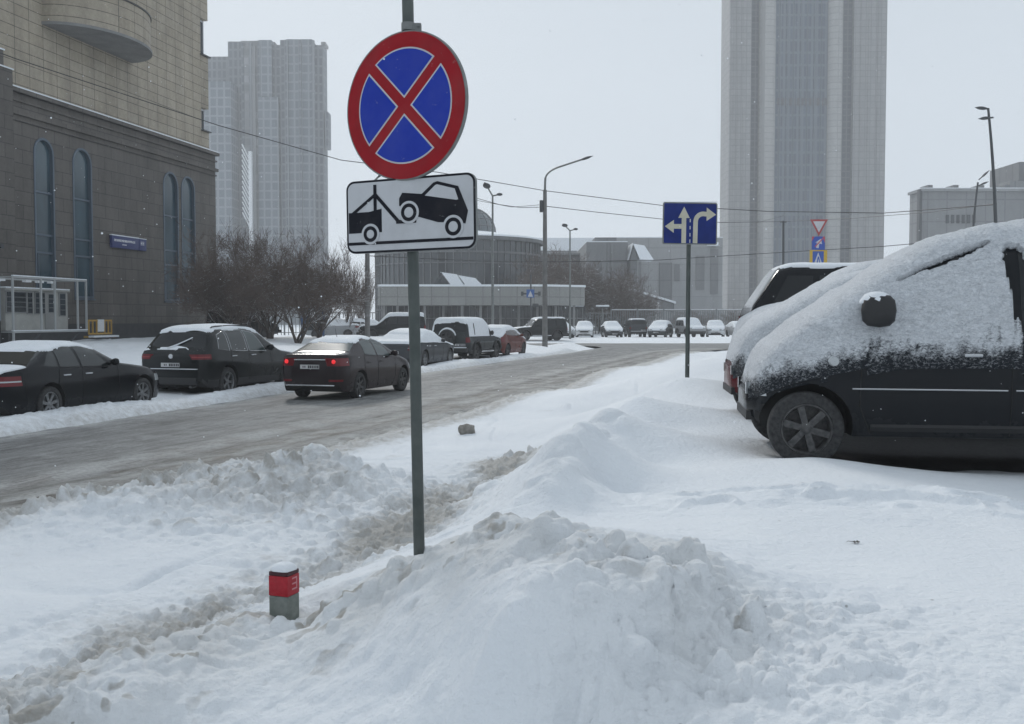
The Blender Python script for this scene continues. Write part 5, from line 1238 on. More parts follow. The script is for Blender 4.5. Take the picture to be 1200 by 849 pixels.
# ------------------------------------------------------------------ signs
WHITE=mat('reflective_white',(.52,.53,.55),.35); BLUE=mottled('sign_blue',(.010,.034,.33),(.014,.045,.40),5,.45,.05,.002,0,.2); REDS=mottled('sign_red',(.27,.004,.010),(.35,.007,.014),6,.45,.05,.002,0,.2)
BLK=mat('sign_black',(.006,.007,.013),.5,0,.2); DBLUE=mottled('lane_sign_blue',(.006,.020,.14),(.010,.028,.19),5,.45,.05,.002,0,.2); CREAM=mottled('aged_reflective_cream',(.50,.48,.38),(.6,.57,.46),4,.5)
POSTG=mottled('grey_green_post_paint',(.060,.072,.068),(.105,.118,.11),7,.5,.3,.004,.2)
for _n,_m in (('r',REDS),('b',BLUE),('w',WHITE),('k',BLK)):      # scuffs and stuck snow grains on the plates
    t=NT(_m); src=t.b.inputs['Base Color']; old=src.links[0].from_socket if src.links else tuple(src.default_value)[:3]; v=t.coord('Object')
    f=t.math('MULTIPLY',t.ramp(t.noise(v,34,5,.7),[(.66,0),(.72,1)]),.35); g=t.math('MULTIPLY',t.ramp(t.noise(v,5,5,.65),[(.45,0),(.8,1)]),.22)
    c_=t.mix(f,old,(.42,.42,.43)); c_=t.mix(g,c_,(.10,.09,.085)); t.l(c_,src)
def flat(b,pts,y,m): return b.prism([(x,y,z) for x,z in pts],(0,-.0012,0),m)
def circ(r,n=48,cx=0,cz=0,a0=0,a1=2*math.pi): return [(cx+r*math.cos(t),cz+r*math.sin(t)) for t in np.linspace(a0,a1,n,endpoint=(abs(a1-a0)<6.2))]
def rring(b,cx,cz,r,w,y,m,n=28):
    for k in range(n):
        a,c_=2*math.pi*k/n,2*math.pi*(k+1)/n
        flat(b,[(cx+r*math.cos(a),cz+r*math.sin(a)),(cx+r*math.cos(c_),cz+r*math.sin(c_)),(cx+(r-w)*math.cos(c_),cz+(r-w)*math.sin(c_)),(cx+(r-w)*math.cos(a),cz+(r-w)*math.sin(a))],y,m)
def seg(b,p,q,w,y,m):
    dx,dz=q[0]-p[0],q[1]-p[1]; l=math.hypot(dx,dz); nx,nz=-dz/l*w/2,dx/l*w/2
    flat(b,[(p[0]+nx,p[1]+nz),(q[0]+nx,q[1]+nz),(q[0]-nx,q[1]-nz),(p[0]-nx,p[1]-nz)],y,m)
def rrect(w,h,r,n=6):
    o=[]
    for cx,cz,a in ((w/2-r,h/2-r,0),(-w/2+r,h/2-r,90),(-w/2+r,-h/2+r,180),(w/2-r,-h/2+r,270)):
        o+=[(cx+r*math.cos(R(a+90*k/n)),cz+r*math.sin(R(a+90*k/n))) for k in range(n+1)]
    return o
def main_sign():
    Y0=4.94; p0=D(491,636,Y0); 
    root=empty('road_sign_post',(p0.x,Y0,p0.z),0,'no-stopping roundel above a tow-away plate on a grey post in the foreground snow','road sign')
    top=D(476.5,-60,Y0)-p0
    def at(y_): # point of the post axis at picture height
        f=(D(480,y_,Y0)-p0).z/top.z; return Vector((top.x*f,0,top.z*f))
    b=MB(); b.tube([(-top.x*.18,0,-top.z*.18),(0,0,0),top],.0275,20); b.build('post',POSTG,root,smooth=True,angle=50)
    tilt=math.atan2(top.x,top.z)
    # roundel
    c=D(475,124.5,Y0-.06)-p0; g=bpy.data.objects
    def plate(name,rz,loc,tl): 
        return Matrix.Translation(loc)@Matrix.Rotation(rz,4,'Z')@Matrix.Rotation(tl,4,'Y')
    b=MB(); R1=.350
    b.prism([(x,.012,z) for x,z in circ(R1,64)],(0,-.018,0),0)
    flat(b,circ(R1-.007,64),-.0065,1)
    for k in range(4):
        a=math.pi/4+math.pi/2*k-R(1.5)
        def sec(w,Rr):
            s_=math.sqrt(Rr*Rr-w*w); a0=math.atan2(w,s_); pts=[(w,w)]+[(Rr*math.cos(t),Rr*math.sin(t)) for t in np.linspace(a0,math.pi/2-a0,18)]
            ca,sa=math.cos(a-math.pi/4+math.pi/4*0),math.sin(a-math.pi/4)
            ang=a; ca,sa=math.cos(ang),math.sin(ang); return [(x*ca-y*sa,x*sa+y*ca) for x,y in pts]
        flat(b,sec(.0255,.272),-.0078,2); flat(b,sec(.0335,.2645),-.0091,3)
    o=b.build('roundel',[M['steel'],REDS,WHITE,BLUE],root); o.matrix_local=plate('',-R(31)*-1*-1,c,0)@Matrix.Rotation(R(-1.2),4,'Y')
    # tow plate
    c=D(480.5,251.5,Y0-.06)-p0; b=MB(); W_,H_=.700,.350
    b.prism([(x,.012,z) for x,z in rrect(W_,H_,.045)],(0,-.018,0),0)
    flat(b,rrect(W_-.002,H_-.002,.045),-.0062,3); flat(b,rrect(W_-.022,H_-.022,.036),-.0074,1)
    y=-.0086
    def U(u,v): return ((u-.5)*W_,(v-.5)*H_)
    flat(b,[U(.02,.28),U(.285,.28),U(.285,.60),U(.185,.565),U(.02,.565)],y,3)
    seg(b,U(.235,.55),U(.235,.93),.017,y-.001,3); seg(b,U(.055,.55),U(.24,.80),.015,y-.0012,3); seg(b,U(.235,.80),U(.415,.415),.017,y-.0014,3); seg(b,U(.40,.405),U(.555,.405),.017,y-.0016,3)
    flat(b,circ(.050,28,*U(.195,.26)),y-.002,1); rring(b,*U(.195,.26),.038,.017,y-.003,3)
    body=[U(.425,.62),U(.425,.72),U(.45,.795),U(.60,.76),U(.69,.90),U(.72,.915),U(.875,.83),U(.945,.50),U(.925,.33),U(.88,.35),U(.72,.37),U(.55,.47),U(.50,.55)]
    b2=MB()
    flat(b,body,y-.0005,3)
    flat(b,[U(.625,.735),U(.705,.865),U(.72,.872),U(.85,.80),U(.875,.655),U(.86,.65)],y-.0018,1)
    for (u,v) in ((.50,.525),(.835,.30)):
        flat(b,circ(.054,28,*U(u,v)),y-.002,1); rring(b,*U(u,v),.042,.017,y-.003,3)
    seg(b,U(.018,.135),U(.982,.135),.014,y-.0008,3)
    o=b.build('tow_plate',[M['steel'],WHITE,BLUE,BLK],root); o.matrix_local=plate('',-R(24),c,0)@Matrix.Rotation(R(-.8),4,'Y')
    for yy,nm in ((32,0),(60,0),(206,0),(228,0),(286,0)):
        q=at(yy); b=MB(); b.lathe([(.0277,-.018),(.033,-.018),(.033,.018),(.0277,.018)],20,(q.x,0,q.z),'z'); b.box((q.x+.018,-.02,q.z-.014),(q.x+.062,.02,q.z+.014)); b.tube([(q.x+.048,-.032,q.z),(q.x+.048,.03,q.z)],.006,8); b.build('clamp',M['steel'],root)
    return root
main_sign()
def lane_sign():
    Y=17.0; p=G(805,440,.93); p=D(805.3,442,Y); root=empty('lane_direction_sign',(p.x,Y,p.z),0,'blue lane sign with cream arrows on a thin post rising from the snowbank','road sign')
    t=D(807.6,242,Y)-p; b=MB(); b.tube([(-t.x*.3,0,-t.z*.3),t],.036,14); b.build('post',POSTG,root,smooth=True)
    c=D(808.5,262.3,Y-.08)-p; b=MB(); W_,H_=.905,.685
    b.prism([(x,.015,z) for x,z in rrect(W_,H_,.03)],(0,-.03,0),0); flat(b,rrect(W_-.035,H_-.035,.02),-.0155,1)
    U=lambda u,v:((u-.5)*W_,(.5-v)*H_)
    y=-.0168
    seg(b,U(.385,.97),U(.385,.30),.076,y,2); flat(b,[U(.28,.37),U(.49,.37),U(.385,.10)],y-.001,2)
    seg(b,U(.40,.57),U(.18,.575),.076,y-.0014,2); flat(b,[U(.20,.42),U(.20,.73),U(.035,.575)],y-.0006,2)
    # bent arrow
    seg(b,U(.595,.97),U(.60,.45),.076,y,2)
    cx,cz=U(.74,.45); r0,r1=cx-U(.60,0)[0]-.038,cx-U(.60,0)[0]+.038
    for k in range(8):
        a,c_=math.pi-k*math.pi/16,math.pi-(k+1)*math.pi/16
        flat(b,[(cx+r1*math.cos(a),cz+r1*math.sin(a)),(cx+r1*math.cos(c_),cz+r1*math.sin(c_)),(cx+r0*math.cos(c_),cz+r0*math.sin(c_)),(cx+r0*math.cos(a),cz+r0*math.sin(a))],y-.001,2)
    zt=cz+(r0+r1)/2; seg(b,(cx-.005,zt),(U(.82,0)[0],zt-.006),.076,y-.0014,2); hx=U(.80,0)[0]; flat(b,[(hx,zt+.105),(hx,zt-.115),(U(.975,0)[0],zt-.01)],y-.0018,2)
    for v in (.43,.60,.77,.92): seg(b,U(.50,v-.04),U(.50,v+.04),.016,y,3)
    o=b.build('panel',[M['steel'],DBLUE,CREAM,WHITE],root); o.matrix_local=Matrix.Translation(c)@Matrix.Rotation(R(4),4,'Z')@Matrix.Rotation(R(.6),4,'Y')
    b=MB(); b.box((c.x-.44,-.1,c.z+.345),(c.x+.44,-.05,c.z+.358)); b.build('snow_ledge',M['snow'],root,bevel=.004)
lane_sign()
def sign_stack():
    Y=50; p=D(958,374,Y); root=empty('sign_stack',(p.x,Y,0),0,'give-way triangle above a blue square and a yellow-framed crossing sign on one post','road sign')
    zt=D(958,257,Y).z; b=MB(); b.tube([(0,0,-.3),(0,0,zt)],.045,10); b.build('post',M['steel'],root)
    z=lambda v:D(600,v,Y).z; w=lambda px:px/F*Y
    b=MB(); t=[(-w(10.5),z(257.5)),(w(10.5),z(257.5)),(0,z(277))]; flat(b,t,-.05,0); cx,cz=0,(t[0][1]*2+t[2][1])/3; flat(b,[(x*.66,cz+(zz-cz)*.66) for x,zz in t],-.053,1); b.build('give_way_triangle',[mat('faded_sign_red',(.35,.05,.05),.5),WHITE],root)
    b=MB(); flat(b,[(-w(8),z(293)),(w(7),z(293)),(w(7),z(277.5)),(-w(8),z(277.5))],-.05,0); flat(b,[(w(4.5),z(277.6)),(w(7),z(277.6)),(w(7),z(285))],-.052,2); flat(b,[(-w(7.9),z(283)),(-w(7.9),z(277.6)),(-w(5),z(277.6))],-.052,2)
    seg(b,(-w(1.5),z(291)),(-w(.8),z(285.5)),w(3),-.052,1); flat(b,[(-w(4),z(284.5)),(w(3.8),z(286.5)),(w(2.6),z(280))],-.0535,1); seg(b,(w(-4.2),z(289.5)),(w(5),z(279.5)),w(1.1),-.055,2); b.build('blue_square',[mat('sign_blue_far',(.02,.07,.36),.5),WHITE,mat('faded_red',(.5,.05,.06),.5)],root)
    b=MB(); flat(b,[(-w(10.5),z(309)),(w(10),z(309)),(w(10),z(293.5)),(-w(10.5),z(293.5))],-.05,0); flat(b,[(-w(7),z(309)),(w(6),z(309)),(w(6),z(294.8)),(-w(7),z(294.8))],-.053,1); flat(b,[(-w(5),z(308.6)),(w(4),z(308.6)),(-w(.5),z(296.2))],-.056,2); seg(b,(-w(1.6),z(308)),(-w(.4),z(301)),w(1.2),-.058,1); seg(b,(w(1.4),z(308)),(-w(.2),z(301)),w(1.1),-.0585,1); b.build('crossing_sign',[mat('sign_yellow',(.55,.36,.03),.5),mat('sign_blue_far2',(.02,.08,.36),.5),WHITE],root)
sign_stack()
def crossing_post():
    Y=96; p=D(622,374,Y); root=empty('crossing_sign_post',(p.x,Y,0),0,'distant thin post with a small blue crossing sign between two arms, by the pavilion','road sign')
    z=lambda v:D(600,v,Y).z; w=lambda px:px/F*Y
    b=MB(); b.tube([(0,0,-.2),(0,0,z(322))],.07,8); b.build('post',M['steel_dark'],root)
    b=MB(); b.box((-w(5),-.12,z(349)),(w(4),-.07,z(339.5)),0); flat(b,[(-w(3.6),z(348)),(w(2.6),z(348)),(-w(.5),z(341))],-.121,1); b.build('crossing_sign',[mat('sign_blue_far3',(.02,.09,.30),.5),WHITE],root)
    b=MB(); b.box((-w(11),-.05,z(345.5)),(w(11),0,z(343.5))); b.box((-w(11.5),-.2,z(347)),(-w(8.5),0,z(342))); b.box((w(8.5),-.2,z(347)),(w(11.5),0,z(342))); b.build('bracket_arm',M['steel_dark'],root)
    b=MB(); b.box((w(2),-.1,z(360)),(w(9),-.05,z(356))); b.build('lower_plate',M['steel_dark'],root)
crossing_post()
def marker_post():
    Y=5.3; p=D(333,690,Y); zt=D(333,668,Y).z; zb=.22; root=empty('marker_post',(p.x,Y,zb),R(-20),'short grey marker post with a red band and snow cap sticking out of the snow','post')
    w=.056; h=zt-zb; b=MB(); b.box((-w,-w,-.1),(w,w,h-.127)); b.build('post',mottled('grey_green_concrete',(.15,.17,.155),(.24,.255,.235),22,.8,.4,.004),root,bevel=.005)
    b=MB(); b.box((-w-.001,-w-.001,h-.126),(w+.001,w+.001,h-.022)); red=b.build('red_band',mottled('worn_red_paint',(.32,.008,.018),(.44,.014,.028),25,.5),root,bevel=.004)
    b=MB(); b.box((-w,-w,h-.021),(w,w,h)); b.build('dark_rim',mat('dark_red_rim',(.05,.01,.015),.6),root,bevel=.003)
    # numeral 3 on the right-hand face
    b=MB(); x=w+.0015; pk=mat('faded_pink_numeral',(.55,.22,.25),.6)
    for z0 in (h-.098,h-.070,h-.042): b.box((x,-.015,z0),(x+.0012,.024,z0+.008))
    b.box((x,.024,h-.098),(x+.0012,.032,h-.034)); b.build('numeral',pk,red)
    b=MB(); P=[]
    for i in range(9):
        f=i/8; rr=w*1.02*(1-f**2.2)**.5 if f<1 else 0.0; P.append([(rr*abs(math.cos(t))**.55*math.copysign(1,math.cos(t))+.003*math.sin(5*t),rr*abs(math.sin(t))**.55*math.copysign(1,math.sin(t)),h+.001+.042*f) for t in np.linspace(0,2*math.pi,25)])
    b.grid(np.array(P)); b.build('snow_cap',M['snow'],root,smooth=True,angle=180)
marker_post()
# ------------------------------------------------------------------ street lamps
def lamp_head(b,p,d,l=.75,w=.16,h=.09,m=0):
    d=Vector(d).normalized(); s=d.cross(Vector((0,0,1))).normalized(); u=s.cross(d)
    P=[]
    for i in range(9):
        f=i/8; k=math.sin(math.pi*min(1,.12+f*.95))**.6 if f<1 else .15
        P.append([tuple(Vector(p)+d*l*f+s*w*k*math.cos(t)+u*h*k*math.sin(t)) for t in np.linspace(0,2*math.pi,11)])
    b.grid(np.array(P),m)
def concrete_lamp(px,Y,ybase,ytop,ysteel,headpx,heady,label,rb=.17,rt=.11,box=None,group='concrete street lamps'):
    p=D(px,ybase,Y); root=empty('street_lamp',(p.x,Y,p.z),0,label,'street lamp',group); L=lambda a,b_:D(a,b_,Y)-p
    j=L(px,ysteel); b=MB(); b.tube([(0,0,-.5),(j.x,0,j.z)],[rb,rt],12); b.build('pole',M['concrete_dark'],root,smooth=True)
    e=L(headpx,heady); t=L(px,ytop); b=MB(); pts=[(j.x,0,j.z-.1),(j.x+.02,0,(j.z*.45+t.z*.55))]
    P0=Vector((j.x+.02,0,j.z*.35+t.z*.65)); P1=Vector((t.x+(e.x-t.x)*.04,0,t.z+(e.z-t.z)*.15)); P2=t.lerp(e,.42)+Vector((0,0,.05))
    for k in range(9): f=k/8; q=P0*(1-f)**2+P1*2*f*(1-f)+P2*f*f; pts.append((q.x,0,q.z))
    pts.append(tuple(e)); pts.pop(1)
    b.tube(pts,[.07]*2+[.055]*(len(pts)-2),8); ar=b.build('arm',M['steel'],root,smooth=True)
    b=MB(); d=Vector(pts[-1])-Vector(pts[-2]); lamp_head(b,pts[-1],(d.x,d.y,d.z),.75,.17,.08); b.build('lamp_head',M['steel_dark'],ar,smooth=True)
    if box: q=L(px,box); b=MB(); b.box((q.x-.32,-.18,q.z-.35),(q.x-.12,.18,q.z+.35)); b.build('cable_bracket',M['steel_dark'],root,bevel=.03)
    return root
concrete_lamp(638.6,62,404,203,223,681,187.5,'tall concrete lamp post with one curved steel arm reaching right over the street',box=242)
concrete_lamp(430.5,60,402,222,232,443,208,'concrete lamp post rising behind the tow-away plate, short curved arm',.16,.12)
def twin_lamp(px,Y,yb,yt,hl,hr,label,grp='slim twin-headed lamps'):
    p=D(px,yb,Y); root=empty('street_lamp',(p.x,Y,p.z),0,label,'street lamp',grp); L=lambda a,b_:D(a,b_,Y)-p; t=L(px,yt)
    b=MB(); b.tube([(0,0,-.5),(t.x,0,t.z)],[.11,.06],10); b.build('pole',M['steel'],root,smooth=True)
    for hx,hy,s in ((hl[0],hl[1],1.25),(hr[0],hr[1],1.0)):
        e=L(hx,hy); b=MB(); b.tube([(t.x,0,t.z-.05),(e.x+(t.x-e.x)*.35,0,e.z+(t.z-e.z)*.35)],[.055,.045],8); a=b.build('arm',M['steel'],root,smooth=True)
        q=Vector((e.x+(t.x-e.x)*.38,0,e.z+(t.z-e.z)*.38)); d=e-q; b=MB(); lamp_head(b,q,(d.x,-.25,d.z),d.length*1.4,.24*s,.10*s); b.build('lamp_head',M['steel_dark'],a,smooth=True)
twin_lamp(577.3,68,407,229,(568.5,215.5),(588,228),'slim lamp with two heads, the taller one seen right of the tow-away plate')
twin_lamp(668,87,400,270,(660,263),(676.5,268.5),'slim lamp with two heads, the shorter one near the junction')
def yard_mast(px0,yb,px1,yt,Y,heads,label,r=.10):
    p=D(px0,yb,Y); root=empty('curved_lamp_mast',(p.x,Y,p.z),0,label,'street lamp','curved masts beyond the car park'); L=lambda a,b_:D(a,b_,Y)-p
    t=L(px1,yt); b=MB(); n=12; pts=[]
    q0=L(px0+(1.5 if heads[0][0]<px0 else -1),yb-(yb-yt)*.5)
    for k in range(n+1): f=k/n; pts.append(tuple((1-f)**2*Vector((0,0,0))+2*f*(1-f)*Vector((q0.x+ (px0-px1)*.0,0,q0.z*1.15))+f*f*t))
    b.tube([(0,0,-.4)]+pts[1:],[r]+[r*(1-.5*k/n) for k in range(1,n+1)],10); b.build('mast',M['steel_dark'],root,smooth=True)
    for hx,hy,ax,ay in heads:
        e=L(hx,hy); a=L(ax,ay); b=MB(); b.tube([a,a.lerp(e,.4)],.04,6); ar=b.build('arm',M['steel_dark'],root,smooth=True); b=MB(); d=e-a; lamp_head(b,a.lerp(e,.35),(d.x,0,d.z),max(.5,d.length*.9),.16,.07); b.build('lamp_head',M['steel_dark'],ar,smooth=True)
yard_mast(1168,395,1158,127,45,[(1150,127,1159,128),(1152,139,1164,138)],'tall curved lamp mast with two heads on the right, above the minivan roof')
yard_mast(1137,390,1146,214,70,[(1157,202,1147,211),(1156,214,1146,218)],'leaning lamp mast with two heads, left of the tall curved mast',.12)
def span_pole():
    Y=80; p=D(918,395,Y); root=empty('span_pole',(p.x,Y,p.z),0,'plain thin cable pole in front of the tower, left of the stacked signs','pole'); t=D(918,259,Y)-p
    b=MB(); b.tube([(0,0,-.5),t],[.12,.08],8); b.build('pole',M['steel_dark'],root,smooth=True); b=MB(); b.tube([(t.x-.25,0,t.z-.1),(t.x+.25,0,t.z-.1)],.04,6); b.build('crossbar',M['steel_dark'],root)
span_pole()
def flag(px,yb,yt,Y,label):
    p=D(px,yb,Y); root=empty('white_pole',(p.x,Y,p.z),0,label,'pole'); b=MB(); t=D(px,yt,Y)-p; b.tube([(0,0,-.4),t],.10,8); b.build('shaft',M['white_paint'],root); b=MB(); b.lathe([(.001,0),(.14,.05),(.14,.12),(.001,.2)],10,(0,0,t.z),'z'); b.build('finial',M['steel'],root)
flag(479.5,386,350,100,'short white pole seen just left of the main sign post')
def wire(pts,Ys,label,r=.014):
    P=[]
    for i in range(len(pts)-1):
        a=D(*pts[i],Ys[i]); b_=D(*pts[i+1],Ys[i+1]); n=14
        for k in range(n+(i==len(pts)-2)):
            f=k/n; q=a.lerp(b_,f); P.append(q)
    b=MB(); b.tube(P,r,5); o=b.build('overhead_cable',M['cable'],smooth=True); tag(o,label,'cable','overhead cables'); return o
wire([(-60,40),(18,69),(140,109),(255,147),(400,188),(512,202),(640,224),(776,241),(900,248),(1035,250),(1168,240)],[40,42,46,50,55,58,62,64,60,54,45],'topmost cable crossing from the beige wall to the curved mast',.022)
wire([(430.5,240),(490,226),(553,231),(585,240),(610,243.5),(637,243)],[60,60.5,61,61.5,62,62],'sagging cable between the two concrete lamp posts, upper strand',.018)
wire([(430.5,244),(500,232),(553,234),(600,243),(637,240)],[60,60.5,61,61.7,62],'sagging cable between the two concrete lamp posts, lower strand',.014)
wire([(640,242),(700,249),(776,257),(845,261),(918,260)],[62,66,70,75,80],'cable from the tall concrete lamp post to the plain pole',.022)
wire([(918,260),(1000,256),(1090,249),(1168,239)],[80,70,57,45],'cable from the plain pole to the curved mast',.018)
wire([(430,300),(494,303),(560,306),(640,307),(700,306.5),(773,305),(900,297),(1035,289),(1137,280)],[60,64,68,72,74,75,74,72,70],'lowest long cable passing below the lane sign towards the leaning mast',.024)
wire([(880,263),(915,254),(918,253)],[95,84,80],'short cable stub rising to the plain pole',.016)
# ------------------------------------------------------------------ shelter
def shelter():
    Y=72; p=D(366,391,Y); root=empty('bus_shelter',(p.x,Y,p.z),R(8),'blue framed street shelter with a snowy roof beside the bare trees','shelter'); w=1.5; fb=mat('shelter_blue',(.03,.07,.16),.5)
    b=MB()
    for x in (-w/2,w/2):
        for y in (0,1.2): b.box((x-.05,y-.05,-.3),(x+.05,y+.05,1.75))
    b.box((-w/2,-.04,1.68),(w/2,.04,1.76)); b.box((-w/2,1.16,1.68),(w/2,1.24,1.76)); b.build('frame',fb,root)
    b=MB(); b.box((-w/2-.1,-.15,1.762),(w/2+.1,1.35,1.83)); b.build('roof',fb,root); b=MB(); b.box((-w/2-.1,-.15,1.832),(w/2+.1,1.35,1.93)); b.build('snow_cover',M['snow'],root,bevel=.03)
    b=MB(); b.box((-w/2+.05,1.18,.2),(w/2-.05,1.2,1.66)); b.build('glass_back',M['pane_dark'],root)
    b=MB(); b.box((-w/2+.02,.02,.2),(-w/2+.35,.06,1.66)); b.build('side_panel',mat('shelter_panel_blue',(.05,.12,.25),.5),root)
    b=MB(); b.box((-.25,-.06,1.1),(.2,-.045,1.5)); b.build('notice',M['white_paint'],root)
shelter()
# ------------------------------------------------------------------ bare trees
def bark(name,c1,c2,thr):
    m=mottled(name,c1,c2,8,.9); t=NT(m); geo=t.n('ShaderNodeNewGeometry'); s=t.n('ShaderNodeSeparateXYZ'); t.l(geo.outputs['Normal'],s.inputs[0])
    old=t.b.inputs['Base Color'].links[0].from_socket; n=t.noise(t.coord('Object'),2.5,4)
    f=t.math('MULTIPLY',t.math('SUBTRACT',t.math('MULTIPLY_ADD',n,.8,s.outputs[2]),thr),5,clamp=True)
    t.l(t.mix(f,old,SNOW),t.b.inputs['Base Color']); return m
M['bark']=bark('snow_dusted_bark',(.06,.046,.04),(.095,.075,.064),.78); M['twig']=bark('thin_twigs',(.085,.063,.052),(.13,.098,.082),1.12)
def branchy(name_seed,h,spread,levels,nst=4,up=.3,kids=(3,4),thick=.07):
    rnd=random.Random(name_seed); tr=MB(); cr=MB(); snw=MB()
    def grow(p,d,l,r,lev):
        pts=[p]; q=p.copy(); dd=d.copy(); n=3 if lev>1 else 2
        for i in range(n):
            dd=(dd+Vector((rnd.uniform(-.28,.28),rnd.uniform(-.28,.28),rnd.uniform(-.10,.22)+up*.12))).normalized(); q=q+dd*l/n; pts.append(q.copy())
        rr=[r*(1-.45*i/n) for i in range(n+1)]
        (tr if lev>=levels-1 else cr).tube(pts,rr,5 if lev>=levels-1 else 3,caps=False)
        if lev==0: return
        for i in range(rnd.choice(kids)):
            k=rnd.randint(1,n); b0=pts[k]; a=rnd.uniform(0,6.28); t=rnd.uniform(.35,.95)*spread
            side=dd.cross(Vector((math.cos(a),math.sin(a),.3))).normalized(); nd=(dd*math.cos(t)+side*math.sin(t)+Vector((0,0,up*.25))).normalized()
            grow(b0,nd,l*rnd.uniform(.58,.85),max(rr[k]*.62,.0085),lev-1)
    for s in range(nst):
        a=rnd.uniform(0,6.28); tl=rnd.uniform(.15,.6)*spread; grow(Vector((rnd.uniform(-.2,.2),rnd.uniform(-.2,.2),-.2)),Vector((math.cos(a)*math.sin(tl),math.sin(a)*math.sin(tl),math.cos(tl))),h*.34,thick*rnd.uniform(.7,1.1),levels)
    return tr,cr
TREES={}
def tree_proto(key,*a,**k):
    tr,cr=branchy(*a,**k); root=empty('bare_tree',(0,0,0)); tr.build('trunk',M['bark'],root,smooth=True,recalc=False,angle=180); cr.build('crown',M['twig'],root,smooth=False,recalc=False); TREES[key]=[root,False]
def place_tree(key,loc,rz,sc,label,group,name=None):
    r,used=TREES[key]; o=r if not used else copy_tree(r); TREES[key][1]=True
    o.location=loc; o.rotation_euler=(0,0,rz); o.scale=(sc,sc,sc) if not hasattr(sc,'__len__') else sc; tag(o,label,'tree',group)
    if name: o.name=name
tree_proto('a',3,6.4,.95,6,4,up=.28,kids=(3,4,3),thick=.10)
tree_proto('b',9,6.4,1.0,6,4,up=.26,kids=(3,3,4),thick=.10)
tree_proto('c',21,5.0,.55,5,3,up=.8,kids=(3,4),thick=.07)
GT='snow-dusted bare trees by the corner building'
for i,(px,Y,key,sc,lb) in enumerate([(264,58,'a',.86,'bare snow-dusted tree leaning against the edge of the granite wall'),(288,55,'b',1.0,'bare tangled tree behind the dark SUV roof'),(318,57,'a',1.0,'dense bare tree in the middle of the clump with forked snowy limbs'),(345,52,'b',.92,'bare tree with one low snowy limb, left of the blue shelter'),(372,60,'a',1.02,'bare tree spreading above the blue shelter'),(303,62,'b',1.08,'tallest bare tree at the back of the clump')]):
    p=D(px,392,Y); place_tree(key,(p.x,Y,.6),i*1.3,sc,lb,GT)
for px,Y,sc,lb in [(407,84,1.25,'thin upright bare tree between the clump and the left concrete lamp post'),(421,90,1.15,'thin upright bare tree right behind the left concrete lamp post')]:
    p=D(px,390,Y); place_tree('c',(p.x,Y,.2),px,(sc*.9,sc*.9,sc*1.1),lb,'upright bare trees behind the parked cars')
GB='bare brownish trees in front of the far halls'
for i,(px,Y,sc) in enumerate([(640,122,1.1),(655,126,1.25),(672,128,1.15),(690,124,1.05),(705,130,1.2),(722,127,.95),(738,125,.85),(628,130,1.2),(752,128,.7),(663,121,.9),(820,122,.55),(800,124,.5),(862,130,.6)]):
    p=D(px,390,Y); place_tree(['a','b'][i%2],(p.x,Y,0),i*2.1,(sc*1.5,sc*1.5,sc*(1.35 if i<=9 else 1)),['bare bushy tree in the brownish thicket before the far halls','low bare bush at the foot of the pale hall'][1 if i>9 else 0],GB if i<=9 else 'low bushes before the pale hall')
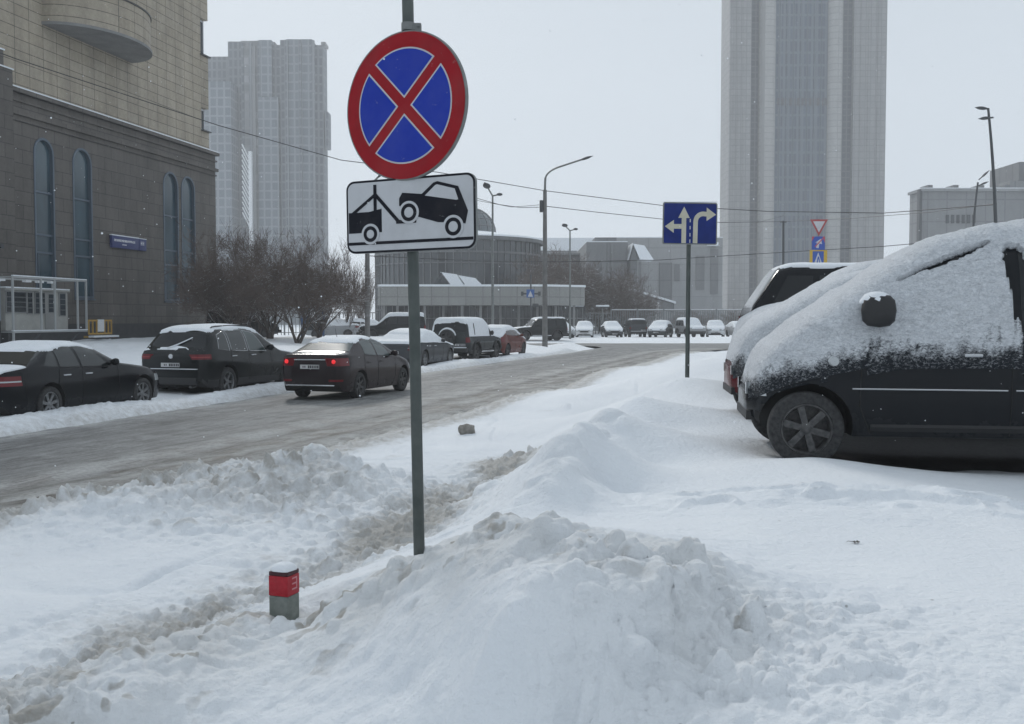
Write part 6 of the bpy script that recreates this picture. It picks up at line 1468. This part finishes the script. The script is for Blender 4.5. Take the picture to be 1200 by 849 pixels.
# ------------------------------------------------------------------ small things on the snow
def chunk(name,label,px,py,z,sz,m,cat,seed):
    p=G(px,py,z); rnd=random.Random(seed); bm=bmesh.new(); bmesh.ops.create_icosphere(bm,subdivisions=3,radius=1)
    for v in bm.verts:
        c=v.co; k=(abs(c.x)**4+abs(c.y)**4+abs(c.z)**4)**.25; c/=max(k,.6)**.8; n=float(fbm(c.x*2+seed,c.y*2+c.z*1.7,4,seed)); c*=1+.25*n
        v.co=Vector((c.x*sz[0],c.y*sz[1],c.z*sz[2]))
    me=bpy.data.meshes.new(name); bm.to_mesh(me); bm.free(); me.materials.append(m); me.polygons.foreach_set('use_smooth',[True]*len(me.polygons)); o=bpy.data.objects.new(name,me); COL.objects.link(o); o.location=(p.x,p.y,zg(p.x,p.y)+sz[2]*.55 if z<.6 else zg(p.x,p.y)+sz[2]*.4); tag(o,label,cat); return o
ice=mottled('dirty_ice',(.16,.15,.13),(.34,.32,.29),9,.7,.5,.02)
c_=chunk('ice_lump','squarish dirty ice lump on the verge just right of the sign post',547,507,.14,(.13,.10,.09),ice,'ice lump',3)
b=MB(); 
chunk('slush_lump','flat brown slush lump lying on the road beyond the post',616,447,.0,(.30,.2,.05),mottled('brown_slush',(.06,.055,.05),(.2,.19,.17),9,.8,.5,.02),'slush lump',8)
def litter():
    p=G(1003,637,.70); z=zg(p.x,p.y); root=empty('dead_leaf_scrap',(p.x,p.y,z+.004),R(12),'small dark scrap lying alone on the smooth snow at the right','litter')
    m=mottled('wet_dead_leaf',(.03,.027,.024),(.10,.09,.075),60,.7); rnd=random.Random(4)
    b=MB(); n=14; P=[[(.048*(i/n-.5)*1.0,.014*s*math.sin(math.pi*i/n)+.003*math.sin(i*2),.006+.006*abs(s)*math.sin(i*1.3)) for s in (-1,-.4,.4,1)] for i in range(n+1)]
    b.grid(np.array(P)); b.build('blade',m,root); b=MB(); b.tube([(-.024,0,.006),(-.042,.004,.012),(-.052,.002,.006)],.0016,5); b.build('stalk',m,root)
litter()
def flakes():
    b=MB(); rnd=random.Random(12)
    for k in range(900):
        Y=rnd.uniform(2.2,26); px=rnd.uniform(-150,1350); py=rnd.uniform(-60,560); p=D(px,py,Y)
        if p.z<1.1: continue
        r=rnd.uniform(.0014,.0028)*(1 if Y<6 else 2.2); q=[Vector((rnd.uniform(-1,1),rnd.uniform(-1,1),rnd.uniform(-1,1))).normalized()*r for _ in range(3)]
        vs=[p+Vector((r,0,0)),p+Vector((-r,0,0)),p+Vector((0,r,0)),p+Vector((0,-r,0)),p+Vector((0,0,r)),p+Vector((0,0,-r))]
        b.add(vs,[(0,2,4),(2,1,4),(1,3,4),(3,0,4),(2,0,5),(1,2,5),(3,1,5),(0,3,5)])
    o=b.build('falling_snow',mat('snowflake',(.85,.87,.9),.6)); tag(o,kind='stuff')
flakes()
